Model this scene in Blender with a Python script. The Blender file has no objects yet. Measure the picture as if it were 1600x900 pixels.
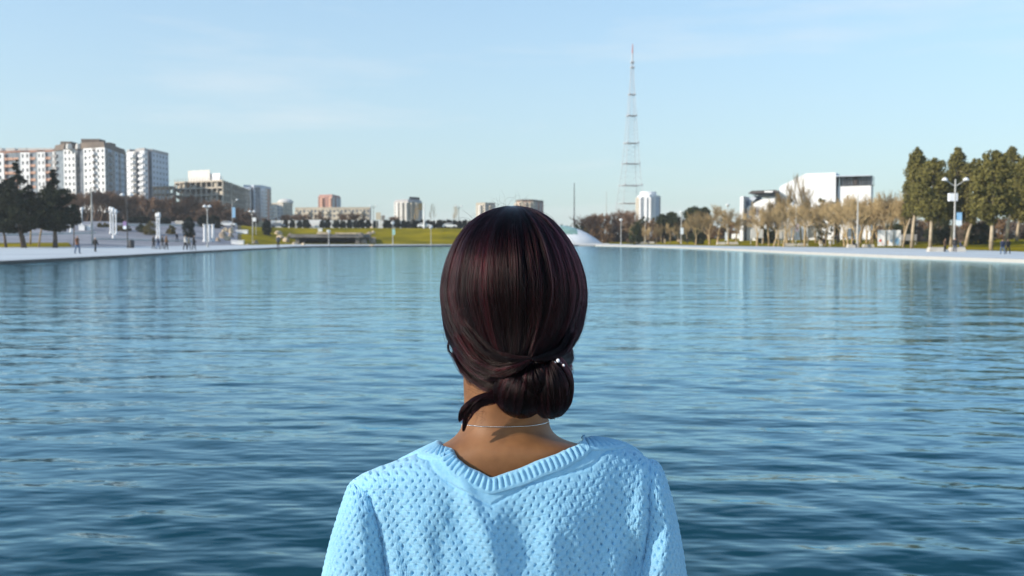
import bpy, bmesh, math, random
import numpy as np
from mathutils import Vector, Matrix

random.seed(7)
RNG = np.random.default_rng(11)
SC = bpy.context.scene
COL = SC.collection
R = math.radians

# ---------------------------------------------------------------- camera
FPX = 1555.0                       # focal length in pixels of a 1600 wide frame (35 mm lens)
CAM_Z = 2.2                        # metres above the water
TILT = math.atan(80 / FPX)
cam_data = bpy.data.cameras.new('camera')
cam_data.sensor_width = 36.0
cam_data.lens = 36.0 * FPX / 1600
cam_data.clip_start = 0.05
cam_data.clip_end = 6000
cam_data.dof.use_dof = True
cam_data.dof.focus_distance = 1.28
cam_data.dof.aperture_fstop = 12.0
cam = bpy.data.objects.new('camera', cam_data)
cam.location = (0, 0, CAM_Z)
cam.rotation_euler = (R(90) - TILT, 0, 0)
COL.objects.link(cam)
SC.camera = cam

# ---------------------------------------------------------------- daylight
SUN_EL, SUN_BACK = 25.0, 22.0      # elevation; degrees behind the left hand side
sun_dir = Vector((-math.cos(R(SUN_BACK)) * math.cos(R(SUN_EL)), -math.sin(R(SUN_BACK)) * math.cos(R(SUN_EL)), math.sin(R(SUN_EL))))
sd = bpy.data.lights.new('sun', 'SUN')
sd.energy = 4.1
sd.angle = R(0.5)
sd.color = (1.0, 0.90, 0.76)
sun = bpy.data.objects.new('sun', sd)
sun.rotation_euler = (-sun_dir).to_track_quat('-Z', 'Y').to_euler()
sun.location = (-30, -10, 40)
COL.objects.link(sun)

world = bpy.data.worlds.new('World')
SC.world = world
world.use_nodes = True
wn, wl = world.node_tree.nodes, world.node_tree.links
wn.clear()
w_out = wn.new('ShaderNodeOutputWorld')
w_bg = wn.new('ShaderNodeBackground')
w_bg.inputs['Strength'].default_value = 0.15
sky = wn.new('ShaderNodeTexSky')
sky.sky_type = 'NISHITA'
sky.sun_disc = False
sky.sun_elevation = R(SUN_EL)
sky.sun_rotation = math.atan2(sun_dir.x, sun_dir.y)
sky.altitude = 0
sky.air_density = 1.0
sky.dust_density = 0.4
sky.ozone_density = 1.4
# thin high cloud: soft streaks stretched along the horizon
tc = wn.new('ShaderNodeTexCoord')
mp = wn.new('ShaderNodeMapping')
mp.inputs['Scale'].default_value = (1.6, 1.6, 11.0)
mp.inputs['Location'].default_value = (1.7, 0.2, 0.6)
nz = wn.new('ShaderNodeTexNoise')
nz.inputs['Scale'].default_value = 2.1
nz.inputs['Detail'].default_value = 5
nz.inputs['Roughness'].default_value = 0.55
cr = wn.new('ShaderNodeValToRGB')
cr.color_ramp.elements[0].position = 0.52
cr.color_ramp.elements[0].color = (0, 0, 0, 1)
cr.color_ramp.elements[1].position = 0.80
cr.color_ramp.elements[1].color = (1, 1, 1, 1)
mulc = wn.new('ShaderNodeMath'); mulc.operation = 'MULTIPLY'; mulc.inputs[1].default_value = 0.5
tint = wn.new('ShaderNodeMix'); tint.data_type = 'RGBA'; tint.blend_type = 'MULTIPLY'
tint.inputs['Factor'].default_value = 1.0
tint.inputs[7].default_value = (0.80, 0.93, 0.95, 1)
mixc = wn.new('ShaderNodeMix'); mixc.data_type = 'RGBA'
mixc.inputs[7].default_value = (3.5, 3.65, 3.7, 1)
wl.new(tc.outputs['Generated'], mp.inputs['Vector'])
wl.new(mp.outputs['Vector'], nz.inputs['Vector'])
wl.new(nz.outputs['Fac'], cr.inputs['Fac'])
wl.new(cr.outputs['Color'], mulc.inputs[0])
wl.new(mulc.outputs[0], mixc.inputs['Factor'])
wl.new(sky.outputs['Color'], tint.inputs[6])
# a pale veil of thin cirrus over the whole sky, thicker along the longer path near the horizon
sep = wn.new('ShaderNodeSeparateXYZ'); wl.new(tc.outputs['Generated'], sep.inputs[0])
vr = wn.new('ShaderNodeMapRange'); vr.inputs['From Min'].default_value = 0.0; vr.inputs['From Max'].default_value = 0.42
vr.inputs['To Min'].default_value = 0.78; vr.inputs['To Max'].default_value = 0.06
wl.new(sep.outputs['Z'], vr.inputs['Value'])
veil = wn.new('ShaderNodeMix'); veil.data_type = 'RGBA'; veil.inputs[7].default_value = (1.70, 2.13, 2.46, 1)
wl.new(vr.outputs[0], veil.inputs['Factor']); wl.new(tint.outputs[2], veil.inputs[6])
wl.new(veil.outputs[2], mixc.inputs[6])
wl.new(mixc.outputs[2], w_bg.inputs['Color'])
wl.new(w_bg.outputs[0], w_out.inputs['Surface'])

SC.view_settings.view_transform = 'Standard'
SC.view_settings.look = 'None'
SC.view_settings.exposure = 0.80
SC.view_settings.gamma = 1.0
SC.render.engine = 'CYCLES'
SC.cycles.use_denoising = True
SC.cycles.max_bounces = 8
SC.cycles.transparent_max_bounces = 8

# ---------------------------------------------------------------- helpers
CT, ST = math.cos(TILT), math.sin(TILT)

def at(px, py, Y):
    """World point on the ray through pixel (px, py) of the photograph at the distance Y along +Y."""
    u = (px - 800.0) / FPX
    v = (450.0 - py) / FPX
    dy = CT + v * ST
    dz = -ST + v * CT
    s = Y / dy
    return (u * s, Y, CAM_Z + dz * s)

def at_np(px, py, Y):
    u = (px - 800.0) / FPX
    v = (450.0 - py) / FPX
    dy = CT + v * ST
    dz = -ST + v * CT
    s = Y / dy
    return np.stack([u * s, Y + 0 * u, CAM_Z + dz * s], -1)

def smooth(t):
    t = np.clip(t, 0, 1)
    return t * t * (3 - 2 * t)

def tag(o, label=None, cat=None, group=None, kind=None):
    if label: o['label'] = label
    if cat: o['category'] = cat
    if group: o['group'] = group
    if kind: o['kind'] = kind
    return o

def empty(name, loc=(0, 0, 0), rz=0.0, label=None, cat=None, group=None):
    o = bpy.data.objects.new(name, None)
    o.empty_display_size = 0.2
    o.location = loc
    o.rotation_euler = (0, 0, rz)
    COL.objects.link(o)
    return tag(o, label, cat, group)

def link(name, me, mats=None, parent=None, kind=None):
    o = bpy.data.objects.new(name, me)
    COL.objects.link(o)
    if mats is not None:
        for m in (mats if isinstance(mats, (list, tuple)) else [mats]):
            me.materials.append(m)
    if parent is not None: o.parent = parent
    if kind: o['kind'] = kind
    return o

def np_mesh(name, V, F, smooth_shade=False, uv=None, matidx=None):
    """Mesh from arrays: V (n,3), F (m,k) with k = 3 or 4."""
    V = np.ascontiguousarray(V, dtype=np.float32)
    F = np.ascontiguousarray(F, dtype=np.int32)
    me = bpy.data.meshes.new(name)
    k = F.shape[1]
    me.vertices.add(len(V)); me.vertices.foreach_set('co', V.ravel())
    me.loops.add(F.size); me.loops.foreach_set('vertex_index', F.ravel())
    me.polygons.add(len(F))
    me.polygons.foreach_set('loop_start', np.arange(0, F.size, k, dtype=np.int32))
    if matidx is not None: me.polygons.foreach_set('material_index', np.asarray(matidx, dtype=np.int32))
    if uv is not None:
        l = me.uv_layers.new(name='uv')
        l.data.foreach_set('uv', np.ascontiguousarray(np.asarray(uv, dtype=np.float32)[F.ravel()]).ravel())
    me.update(calc_edges=True)
    me.polygons.foreach_set('use_smooth', np.full(len(F), bool(smooth_shade)))
    me.validate()
    return me

def grid_faces(nr, nc, wrap=False):
    i = np.arange(nr - 1)[:, None]
    j = np.arange(nc if wrap else nc - 1)[None, :]
    j2 = (j + 1) % nc
    a = i * nc + j; b = i * nc + j2; c = (i + 1) * nc + j2; d = (i + 1) * nc + j
    return np.stack([a + 0 * b, b, c, d], -1).reshape(-1, 4)

class MB:
    """Collects boxes, tubes, prisms and quads into one mesh."""
    def __init__(s): s.v = []; s.f = []
    def add(s, vs, fs):
        b = len(s.v); s.v.extend([tuple(p) for p in vs]); s.f.extend([tuple(b + i for i in f) for f in fs])
    def box(s, c, d, rz=0.0):
        cx, cy, cz = c; hx, hy, hz = d[0] / 2, d[1] / 2, d[2] / 2
        co, si = math.cos(rz), math.sin(rz)
        vs = []
        for z in (-hz, hz):
            for x, y in ((-hx, -hy), (hx, -hy), (hx, hy), (-hx, hy)):
                vs.append((cx + x * co - y * si, cy + x * si + y * co, cz + z))
        s.add(vs, [(3, 2, 1, 0), (4, 5, 6, 7), (0, 1, 5, 4), (1, 2, 6, 5), (2, 3, 7, 6), (3, 0, 4, 7)])
        return s
    def prism(s, poly, z0, z1, top_scale=1.0):
        n = len(poly)
        a = sum(poly[i][0] * poly[(i + 1) % n][1] - poly[(i + 1) % n][0] * poly[i][1] for i in range(n))
        if a < 0: poly = poly[::-1]
        cx = sum(p[0] for p in poly) / n; cy = sum(p[1] for p in poly) / n
        vs = [(p[0], p[1], z0) for p in poly] + [(cx + (p[0] - cx) * top_scale, cy + (p[1] - cy) * top_scale, z1) for p in poly]
        fs = [tuple(range(n - 1, -1, -1)), tuple(range(n, 2 * n))] + [(i, (i + 1) % n, n + (i + 1) % n, n + i) for i in range(n)]
        s.add(vs, fs); return s
    def extrude_y(s, poly, y0, y1):
        """poly in (x, z), extruded from y0 (front) to y1."""
        n = len(poly)
        vs = [(p[0], y0, p[1]) for p in poly] + [(p[0], y1, p[1]) for p in poly]
        s.add(vs, [tuple(range(n)), tuple(range(2 * n - 1, n - 1, -1))] + [((i + 1) % n, i, n + i, n + (i + 1) % n) for i in range(n)])
        return s
    def tube(s, pts, radii, n=8, cap=True):
        pts = [Vector(p) for p in pts]
        if not isinstance(radii, (list, tuple)): radii = [radii] * len(pts)
        rings = []; ref = None
        for i, p in enumerate(pts):
            d = (pts[min(i + 1, len(pts) - 1)] - pts[max(i - 1, 0)]).normalized()
            if ref is None:
                ref = Vector((1, 0, 0)) if abs(d.x) < 0.8 else Vector((0, 1, 0))
            u = (ref - d * ref.dot(d)).normalized(); ref = u
            w = d.cross(u)
            rings.append([p + (u * math.cos(2 * math.pi * k / n) + w * math.sin(2 * math.pi * k / n)) * radii[i] for k in range(n)])
        vs = [q for r in rings for q in r]
        fs = [(i * n + k, i * n + (k + 1) % n, (i + 1) * n + (k + 1) % n, (i + 1) * n + k) for i in range(len(pts) - 1) for k in range(n)]
        if cap:
            fs.append(tuple(range(n - 1, -1, -1))); fs.append(tuple((len(pts) - 1) * n + k for k in range(n)))
        s.add(vs, fs); return s
    def lathe(s, prof, c=(0, 0, 0), n=12):
        s.tube([(c[0], c[1], c[2] + z) for r, z in prof], [max(r, 1e-3) for r, z in prof], n); return s
    def mesh(s, name, smooth_shade=False):
        me = bpy.data.meshes.new(name); me.from_pydata(s.v, [], s.f); me.update()
        if smooth_shade: me.polygons.foreach_set('use_smooth', np.full(len(me.polygons), True))
        return me
    def build(s, name, mats, parent=None, smooth_shade=False, kind=None):
        return link(name, s.mesh(name, smooth_shade), mats, parent, kind)

# ---------------------------------------------------------------- materials
def mat(name, color, rough=0.7, noise=0.0, scale=1.0, metallic=0.0, bump=0.0, col2=None, spec=None, detail=4.0, stretch=None):
    """Principled material; noise blends color towards col2 (or a darker shade) with an object space noise."""
    m = bpy.data.materials.new(name)
    m.use_nodes = True
    nt = m.node_tree; b = nt.nodes['Principled BSDF']
    b.inputs['Base Color'].default_value = (*color, 1)
    b.inputs['Roughness'].default_value = rough
    b.inputs['Metallic'].default_value = metallic
    if spec is not None: b.inputs['Specular IOR Level'].default_value = spec
    if noise or bump:
        t = nt.nodes.new('ShaderNodeTexCoord')
        n = nt.nodes.new('ShaderNodeTexNoise')
        n.inputs['Scale'].default_value = scale
        n.inputs['Detail'].default_value = detail
        vec = t.outputs['Object']
        if stretch:
            mpn = nt.nodes.new('ShaderNodeMapping'); mpn.inputs['Scale'].default_value = stretch
            nt.links.new(vec, mpn.inputs['Vector']); vec = mpn.outputs['Vector']
        nt.links.new(vec, n.inputs['Vector'])
        if noise:
            c2 = col2 or tuple(c * 0.55 for c in color)
            rp = nt.nodes.new('ShaderNodeValToRGB')
            rp.color_ramp.elements[0].position = 0.5 - 0.28 / max(noise, .3) * .5
            rp.color_ramp.elements[1].position = 0.5 + 0.28 / max(noise, .3) * .5
            rp.color_ramp.elements[0].color = (*c2, 1)
            rp.color_ramp.elements[1].color = (*color, 1)
            nt.links.new(n.outputs['Fac'], rp.inputs['Fac'])
            nt.links.new(rp.outputs['Color'], b.inputs['Base Color'])
        if bump:
            bp = nt.nodes.new('ShaderNodeBump'); bp.inputs['Strength'].default_value = bump
            nt.links.new(n.outputs['Fac'], bp.inputs['Height'])
            nt.links.new(bp.outputs['Normal'], b.inputs['Normal'])
    return m

M = {}
_mat0 = mat
def mat(name, *a, **k):
    if any(w in name for w in ('bark', 'twig', 'leaves', 'cypress', 'pine', 'shrub', 'earth')): k.setdefault('spec', .08)
    return _mat0(name, *a, **k)
M['white_wall'] = mat('white_wall', (0.72, 0.73, 0.74), 0.7, 0.6, 0.12, col2=(0.62, 0.63, 0.65))
M['pale_wall'] = mat('pale_wall', (0.60, 0.59, 0.56), 0.8, 0.6, 0.15, col2=(0.48, 0.47, 0.45))
M['cream_wall'] = mat('cream_wall', (0.56, 0.50, 0.40), 0.8, 0.6, 0.15, col2=(0.45, 0.40, 0.32))
M['beige_wall'] = mat('beige_wall', (0.44, 0.39, 0.31), 0.85, 0.7, 0.2, col2=(0.34, 0.30, 0.24))
M['peach_wall'] = mat('peach_wall', (0.52, 0.30, 0.21), 0.8, 0.5, 0.2, col2=(0.43, 0.25, 0.18))
M['brick_wall'] = mat('brick_wall', (0.36, 0.19, 0.15), 0.85, 0.6, 0.3, col2=(0.28, 0.15, 0.12))
M['grey_wall'] = mat('grey_wall', (0.36, 0.35, 0.35), 0.85, 0.6, 0.2, col2=(0.28, 0.27, 0.27))
M['blue_wall'] = mat('blue_wall', (0.46, 0.52, 0.60), 0.7, 0.5, 0.2, col2=(0.39, 0.45, 0.53))
M['concrete'] = mat('concrete', (0.50, 0.44, 0.36), 0.9, 0.8, 0.4, col2=(0.34, 0.30, 0.25))
M['brown_roof'] = mat('brown_roof', (0.17, 0.13, 0.10), 0.85, 0.6, 0.4)
M['red_roof'] = mat('red_roof', (0.30, 0.15, 0.10), 0.85, 0.6, 0.4)
M['dark_roof'] = mat('dark_roof', (0.07, 0.055, 0.05), 0.6, 0.6, 0.4)
M['glass'] = mat('window_glass', (0.10, 0.12, 0.15), 0.15, 0.7, 0.5, col2=(0.22, 0.24, 0.27), detail=1.0)
M['green_glass'] = mat('green_glass', (0.28, 0.46, 0.40), 0.25, 0.4, 0.5)
M['steel'] = mat('steel', (0.33, 0.35, 0.38), 0.5, 0.4, 2.0, metallic=0.3)
M['tower_steel'] = mat('tower_steel', (0.60, 0.60, 0.62), 0.6, 0.4, 0.1)
M['red_steel'] = mat('red_steel', (0.55, 0.14, 0.10), 0.6, 0.3, 0.3)
M['white_paint'] = mat('white_paint', (0.78, 0.79, 0.80), 0.45, 0.4, 1.0, col2=(0.66, 0.67, 0.68))
M['post_grey'] = mat('post_grey', (0.50, 0.49, 0.46), 0.5, 0.4, 1.0)
M['dark_metal'] = mat('dark_metal', (0.05, 0.05, 0.055), 0.5, 0.4, 2.0)
M['lamp_glass'] = mat('lamp_glass', (0.80, 0.82, 0.82), 0.25, 0.3, 1.0)
M['stone_pale'] = mat('stone_pale', (0.52, 0.49, 0.44), 0.85, 0.8, 1.2, bump=0.3, col2=(0.36, 0.33, 0.29))
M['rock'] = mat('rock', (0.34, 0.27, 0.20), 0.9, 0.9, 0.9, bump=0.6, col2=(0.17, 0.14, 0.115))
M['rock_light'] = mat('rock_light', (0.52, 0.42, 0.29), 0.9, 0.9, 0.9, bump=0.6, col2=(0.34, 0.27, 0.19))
M['grotto_concrete'] = mat('grotto_concrete', (0.20, 0.19, 0.18), 0.9, 0.8, 0.6, col2=(0.12, 0.11, 0.10))
M['pine_needles'] = mat('pine_needles', (0.030, 0.036, 0.018), 0.75, 0.9, 0.6, col2=(0.016, 0.020, 0.012))
M['cypress_green'] = mat('cypress_green', (0.155, 0.135, 0.040), 0.7, 0.9, 0.5, col2=(0.085, 0.080, 0.025))
M['cypress_dark'] = mat('cypress_dark', (0.020, 0.026, 0.018), 0.75, 0.7, 1.0)
M['pine_round'] = mat('pine_round', (0.050, 0.060, 0.022), 0.75, 0.9, 0.6, col2=(0.025, 0.03, 0.014))
M['shrub_olive'] = mat('shrub_olive', (0.15, 0.12, 0.035), 0.8, 0.9, 0.9, col2=(0.08, 0.065, 0.025))
M['dry_leaves'] = mat('dry_leaves', (0.20, 0.12, 0.06), 0.8, 0.9, 0.6, col2=(0.12, 0.075, 0.04))
M['bark_brown'] = mat('bark_brown', (0.15, 0.10, 0.07), 0.9, 0.8, 1.5, col2=(0.09, 0.062, 0.048))
M['bark_tan'] = mat('bark_tan', (0.40, 0.30, 0.165), 0.9, 0.8, 1.5, col2=(0.25, 0.18, 0.10))
M['bark_pale'] = mat('bark_pale', (0.46, 0.38, 0.27), 0.9, 0.8, 1.2, col2=(0.28, 0.22, 0.16))
M['bark_dark'] = mat('bark_dark', (0.16, 0.12, 0.09), 0.9, 0.8, 1.2, col2=(0.08, 0.06, 0.05))
M['grass'] = mat('grass', (0.25, 0.20, 0.010), 0.9, 0.9, 0.11, bump=0.2, spec=0.0, col2=(0.115, 0.105, 0.008), detail=8)
M['earth'] = mat('earth', (0.15, 0.12, 0.06), 0.95, 0.9, 0.06, col2=(0.09, 0.085, 0.03), detail=8)
# ---------------------------------------------------------------- the lake and its banks
SHORE_PX = [-6000, -2600, -1200, -500, -100, 0, 100, 200, 300, 400, 440, 460, 500, 700, 800, 930, 1000, 1060, 1120, 1250, 1400, 1600, 1700, 2100, 2800, 4200, 7500]
SHORE_ROW = [700, 560, 490, 445, 420, 413.5, 408, 402.5, 396, 390.5, 388.5, 387, 386.3, 384.8, 384.5, 384.5, 386, 388, 390.5, 397, 403.5, 411, 415, 432, 470, 560, 720]
KERB_Z = 0.25

def shore_y(px):
    return CAM_Z * FPX / (np.interp(px, SHORE_PX, SHORE_ROW) - 370.0)

LAWN_PX = [-6000, -1200, -500, 0, 150, 290, 370, 400, 460, 720, 860, 930, 1000, 1120, 1250, 1400, 1600, 2100, 7500]
LAWN_Y = [40, 90, 140, 178, 186, 205, 222, 228, 247, 248, 262, 266, 246, 204, 185, 164, 124, 80, 40]
TOP_Z_PX = [-6000, 0, 150, 330, 400, 480, 700, 760, 860, 930, 1000, 1100, 1250, 1400, 1600, 7500]
TOP_Z = [6.0, 6.0, 6.4, 6.4, 5.0, 4.7, 4.7, 4.2, 1.3, 1.3, 1.3, 1.5, 1.5, 1.5, 1.6, 1.6]
RISE_PX = [-6000, 150, 330, 380, 480, 700, 860, 1000, 1600, 7500]
RISE = [95, 90, 75, 62, 48, 48, 30, 60, 70, 70]

def lawn_y(px):
    return np.maximum(np.interp(px, LAWN_PX, LAWN_Y), shore_y(px) + 8.0)

def ground_z(px, Y):
    t = smooth((Y - lawn_y(px)) / np.interp(px, RISE_PX, RISE))
    zt = np.interp(px, TOP_Z_PX, TOP_Z)
    return KERB_Z + 0.05 * np.clip((Y - shore_y(px)) / 40.0, 0, 1) + (zt - KERB_Z - 0.05) * t

def px_of(x, y):
    return 800.0 + FPX * x / y

def gz(x, y):
    return float(ground_z(px_of(x, y), y))

def base(px, Y, dz=0.0):
    """Point standing on the ground in the direction of column px at distance Y."""
    x = (px - 800.0) / FPX * Y
    return (x, Y, gz(x, Y) + dz)

def on_row(px, row):
    """The distance at which the ground is seen at pixel row row in column px (first hit)."""
    Ys = np.linspace(float(shore_y(px)) + 0.3, 420, 3000)
    zz = ground_z(px, Ys)
    rows = 370.0 - (zz - CAM_Z) / Ys * FPX
    k = np.where(rows <= row)[0]
    return float(Ys[k[0]]) if len(k) else 300.0

def sheet(name, pxs, f0, f1, nv, dz, material, kind='structure', power=1.0, skirt=0.0):
    pxs = np.asarray(pxs, float)
    t = (np.linspace(0, 1, nv) ** power)[:, None]
    a = f0(pxs)[None, :]; b = f1(pxs)[None, :]
    Y = a + (b - a) * t
    P = pxs[None, :] + 0 * Y
    Z = ground_z(P, Y) + dz
    V = np.stack([(P - 800) / FPX * Y, Y, Z], -1)
    if skirt:
        first = V[:1].copy(); first[..., 2] = -skirt
        V = np.concatenate([first, V], 0)
    nr, nc = V.shape[:2]
    me = np_mesh(name, V.reshape(-1, 3), grid_faces(nr, nc), True)
    return link(name, me, material, None, kind)

wide = np.concatenate([np.linspace(-6000, -300, 60), np.linspace(-280, 1880, 300), np.linspace(1920, 7500, 60)])
mid = np.linspace(-260, 1860, 420)

# near quay where she stands: its outer edge is below the frame
M['paving'] = mat('paving', (0.40, 0.39, 0.37), 0.85, 0.7, 1.5, bump=0.1, col2=(0.31, 0.30, 0.29))
q = MB(); q.box((0, -29.1, 0.0), (240, 62, 1.1))
q.build('quay_pavement', M['paving'], kind='structure')

M['promenade'] = mat('promenade_paving', (0.43, 0.48, 0.52), 0.85, 0.7, 0.25, col2=(0.34, 0.385, 0.43), detail=6, stretch=(1, 0.35, 1))
M['dark_kerb'] = mat('dark_kerb', (0.045, 0.045, 0.045), 0.5, 0.7, 0.8)  # near-black tone for the kerb along the left bank
M['kerb_stone'] = mat('kerb_stone', (0.38, 0.37, 0.35), 0.8, 0.7, 0.8, col2=(0.36, 0.35, 0.33))
M['plaza'] = mat('plaza_paving', (0.22, 0.23, 0.265), 0.85, 0.8, 0.07, col2=(0.14, 0.145, 0.175), detail=7, stretch=(0.5, 2.2, 1))  # shade lying over the plaza is put into this dark blue-grey

sheet('ground', wide, lambda p: shore_y(p) + 0.35, lambda p: 1000.0 / np.sqrt(1 + ((p - 800) / FPX) ** 2), 120, -0.03, M['earth'], power=3.0, skirt=1.5)
sheet('promenade', mid, lambda p: shore_y(p) + 0.6, lawn_y, 14, 0.03, M['promenade'])

def kerb(name, pxs, material, inset, height_top):
    """Kerb stones along the water: a real step from below the water line to the promenade."""
    pxs = np.asarray(pxs, float)
    y0 = shore_y(pxs) + inset; y1 = y0 + 0.8
    prof = [(y0, -0.8), (y0, height_top), (y1, height_top + 0.01), (y1, -0.8)]
    V = np.stack([np.stack([(pxs - 800) / FPX * y, y, 0 * pxs + z], -1) for y, z in prof], 0)
    me = np_mesh(name, V.reshape(-1, 3), grid_faces(4, len(pxs)))
    return link(name, me, material, None, 'structure')
kerb('kerb', mid[mid <= 905], M['dark_kerb'], 0.0, KERB_Z - 0.03)
kerb('kerb', mid[mid >= 900], M['kerb_stone'], 0.0, KERB_Z + 0.05)

def lawn(pa, pb, off, deep, name='lawn', n=60, nv=24):
    p = np.linspace(pa, pb, n)
    return sheet(name, p, lambda q: lawn_y(q) + off, lambda q: lawn_y(q) + off + deep, nv, 0.06, M['grass'])
lawn(378, 735, 0.5, 110, n=120, nv=40)
lawn(735, 872, 0.5, 100)
lawn(925, 1860, 0.5, 260, n=120, nv=40)
lawn(-260, 112, 0.5, 18)
sheet('plaza', np.linspace(-260, 372, 140), lambda p: np.where(p < 112, lawn_y(p) + 19, lawn_y(p) + 0.2), lambda p: lawn_y(p) + np.interp(p, RISE_PX, RISE) * 0.96, 40, 0.05, M['plaza'])

# terrace steps on the plaza: low pale retaining walls following the slope
def terrace(pa, pb, off_a, off_b, h, label):
    ps = np.linspace(pa, pb, 24); mb = MB()
    for i in range(len(ps) - 1):
        p0, p1 = ps[i], ps[i + 1]
        ya = float(lawn_y(p0)) + off_a + (off_b - off_a) * i / 23; yb = float(lawn_y(p1)) + off_a + (off_b - off_a) * (i + 1) / 23
        a = base(p0, ya); b = base(p1, yb)
        mb.add([(a[0], a[1], a[2] - .3), (b[0], b[1], b[2] - .3), (b[0], b[1], b[2] + h), (a[0], a[1], a[2] + h),
                (a[0], a[1] + .6, a[2] - .3), (b[0], b[1] + .6, b[2] - .3), (b[0], b[1] + .6, b[2] + h), (a[0], a[1] + .6, a[2] + h)],
               [(0, 1, 2, 3), (3, 2, 6, 7), (5, 4, 7, 6), (4, 0, 3, 7), (1, 5, 6, 2)])
    o = mb.build('terrace_wall', M['pale_wall'])
    return tag(o, label, 'wall')
terrace(-100, 150, 34, 40, 0.5, 'low pale terrace wall on the slope behind the dark pines')
terrace(152, 300, 26, 16, 0.45, 'low pale wall edging the grey plaza by the white funnel columns')
terrace(200, 340, 58, 50, 0.6, 'pale wall along the top of the grey plaza under the brown trees')

# ---------------------------------------------------------------- water: real waves on a sheet, finer near the viewer
def build_water():
    rows = np.concatenate([np.geomspace(1.6, 262.0, 620)])
    us = np.concatenate([np.linspace(-2.4, -0.66, 50), np.linspace(-0.65, 0.65, 560), np.linspace(0.66, 2.4, 50)])
    Y = rows[:, None] + 0 * us[None, :]
    X = rows[:, None] * us[None, :]
    dY = np.gradient(rows)[:, None]
    Z = np.zeros_like(X)
    rg = np.random.default_rng(5)
    for k in range(90):
        lam = 0.085 * (1.25 / 0.085) ** rg.random()
        th = rg.normal(0, 0.42) - 0.30
        kx, ky = math.sin(th) * 2 * math.pi / lam, -math.cos(th) * 2 * math.pi / lam
        amp = WAVE_SLOPE * lam / (2 * math.pi) * (0.6 + 0.8 * rg.random()) / math.sqrt(90) * 1.41 * (1.0 if lam > 0.5 else 0.75)
        ph = rg.random() * 6.283
        fade = np.clip((lam / (dY * abs(math.cos(th)) + 1e-6) - 3.0) / 4.0, 0, 1)
        # gusts: groups of waves swell and fade
        g = 0.65 + 0.55 * np.sin(X * (0.11 + 0.1 * rg.random()) + rg.random() * 6) * np.sin(Y * (0.09 + 0.1 * rg.random()) + rg.random() * 6)
        Z += amp * fade * g * np.sin(kx * X + ky * Y + ph)
    V = np.stack([X, Y, Z], -1).reshape(-1, 3)
    return np_mesh('water', V, grid_faces(len(rows), len(us)), True)

WAVE_SLOPE = 0.088
def water_mat():
    m = bpy.data.materials.new('lake_water'); m.use_nodes = True
    nt = m.node_tree; b = nt.nodes['Principled BSDF']
    nt.nodes.remove(b)
    out = nt.nodes['Material Output']
    body = nt.nodes.new('ShaderNodeBsdfDiffuse'); body.inputs['Color'].default_value = (0.004, 0.033, 0.050, 1)
    gl = nt.nodes.new('ShaderNodeBsdfGlossy'); gl.inputs['Color'].default_value = (0.64, 0.88, 1.0, 1); gl.inputs['Roughness'].default_value = 0.08
    fr = nt.nodes.new('ShaderNodeFresnel'); fr.inputs['IOR'].default_value = 1.33
    mx = nt.nodes.new('ShaderNodeMixShader')
    rp = nt.nodes.new('ShaderNodeValToRGB')      # reflection curve, steeper than clean water's
    for p_, v_ in ((0.12, .04), (0.30, .42), (0.55, .80)):
        e = rp.color_ramp.elements.new(p_); e.color = (v_, v_, v_, 1)
    rp.color_ramp.elements[0].position = 0.03; rp.color_ramp.elements[0].color = (.01, .01, .01, 1)
    rp.color_ramp.elements[-1].position = 1.0; rp.color_ramp.elements[-1].color = (.97, .97, .97, 1)
    nt.links.new(fr.outputs[0], rp.inputs['Fac']); nt.links.new(rp.outputs['Color'], mx.inputs[0]); nt.links.new(body.outputs[0], mx.inputs[1]); nt.links.new(gl.outputs[0], mx.inputs[2]); nt.links.new(mx.outputs[0], out.inputs['Surface'])
    tc = nt.nodes.new('ShaderNodeTexCoord')
    def layer(sx, sy, rot, sc, det, w):
        mp = nt.nodes.new('ShaderNodeMapping'); mp.inputs['Scale'].default_value = (sx, sy, 1); mp.inputs['Rotation'].default_value = (0, 0, rot)
        n = nt.nodes.new('ShaderNodeTexNoise'); n.inputs['Scale'].default_value = sc; n.inputs['Detail'].default_value = det; n.inputs['Roughness'].default_value = 0.5
        nt.links.new(tc.outputs['Object'], mp.inputs['Vector']); nt.links.new(mp.outputs['Vector'], n.inputs['Vector'])
        mu = nt.nodes.new('ShaderNodeMath'); mu.operation = 'MULTIPLY'; mu.inputs[1].default_value = w
        nt.links.new(n.outputs['Fac'], mu.inputs[0]); return mu
    a = layer(0.45, 1.0, 0.3, 2.6, 2.0, 0.10)
    c = layer(0.35, 1.0, -0.2, 0.55, 2.0, 0.35)
    d = layer(0.5, 1.0, 0.1, 9.0, 1.0, 0.012)
    s1 = nt.nodes.new('ShaderNodeMath'); s2 = nt.nodes.new('ShaderNodeMath')
    nt.links.new(a.outputs[0], s1.inputs[0]); nt.links.new(c.outputs[0], s1.inputs[1])
    nt.links.new(s1.outputs[0], s2.inputs[0]); nt.links.new(d.outputs[0], s2.inputs[1])
    bp = nt.nodes.new('ShaderNodeBump'); bp.inputs['Strength'].default_value = 1.0; bp.inputs['Distance'].default_value = 0.32
    nt.links.new(s2.outputs[0], bp.inputs['Height']); [nt.links.new(bp.outputs['Normal'], q_.inputs['Normal']) for q_ in (gl, fr, body)]
    return m
M['water'] = water_mat()
link('lake_water', build_water(), M['water'], None, 'structure')

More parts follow.
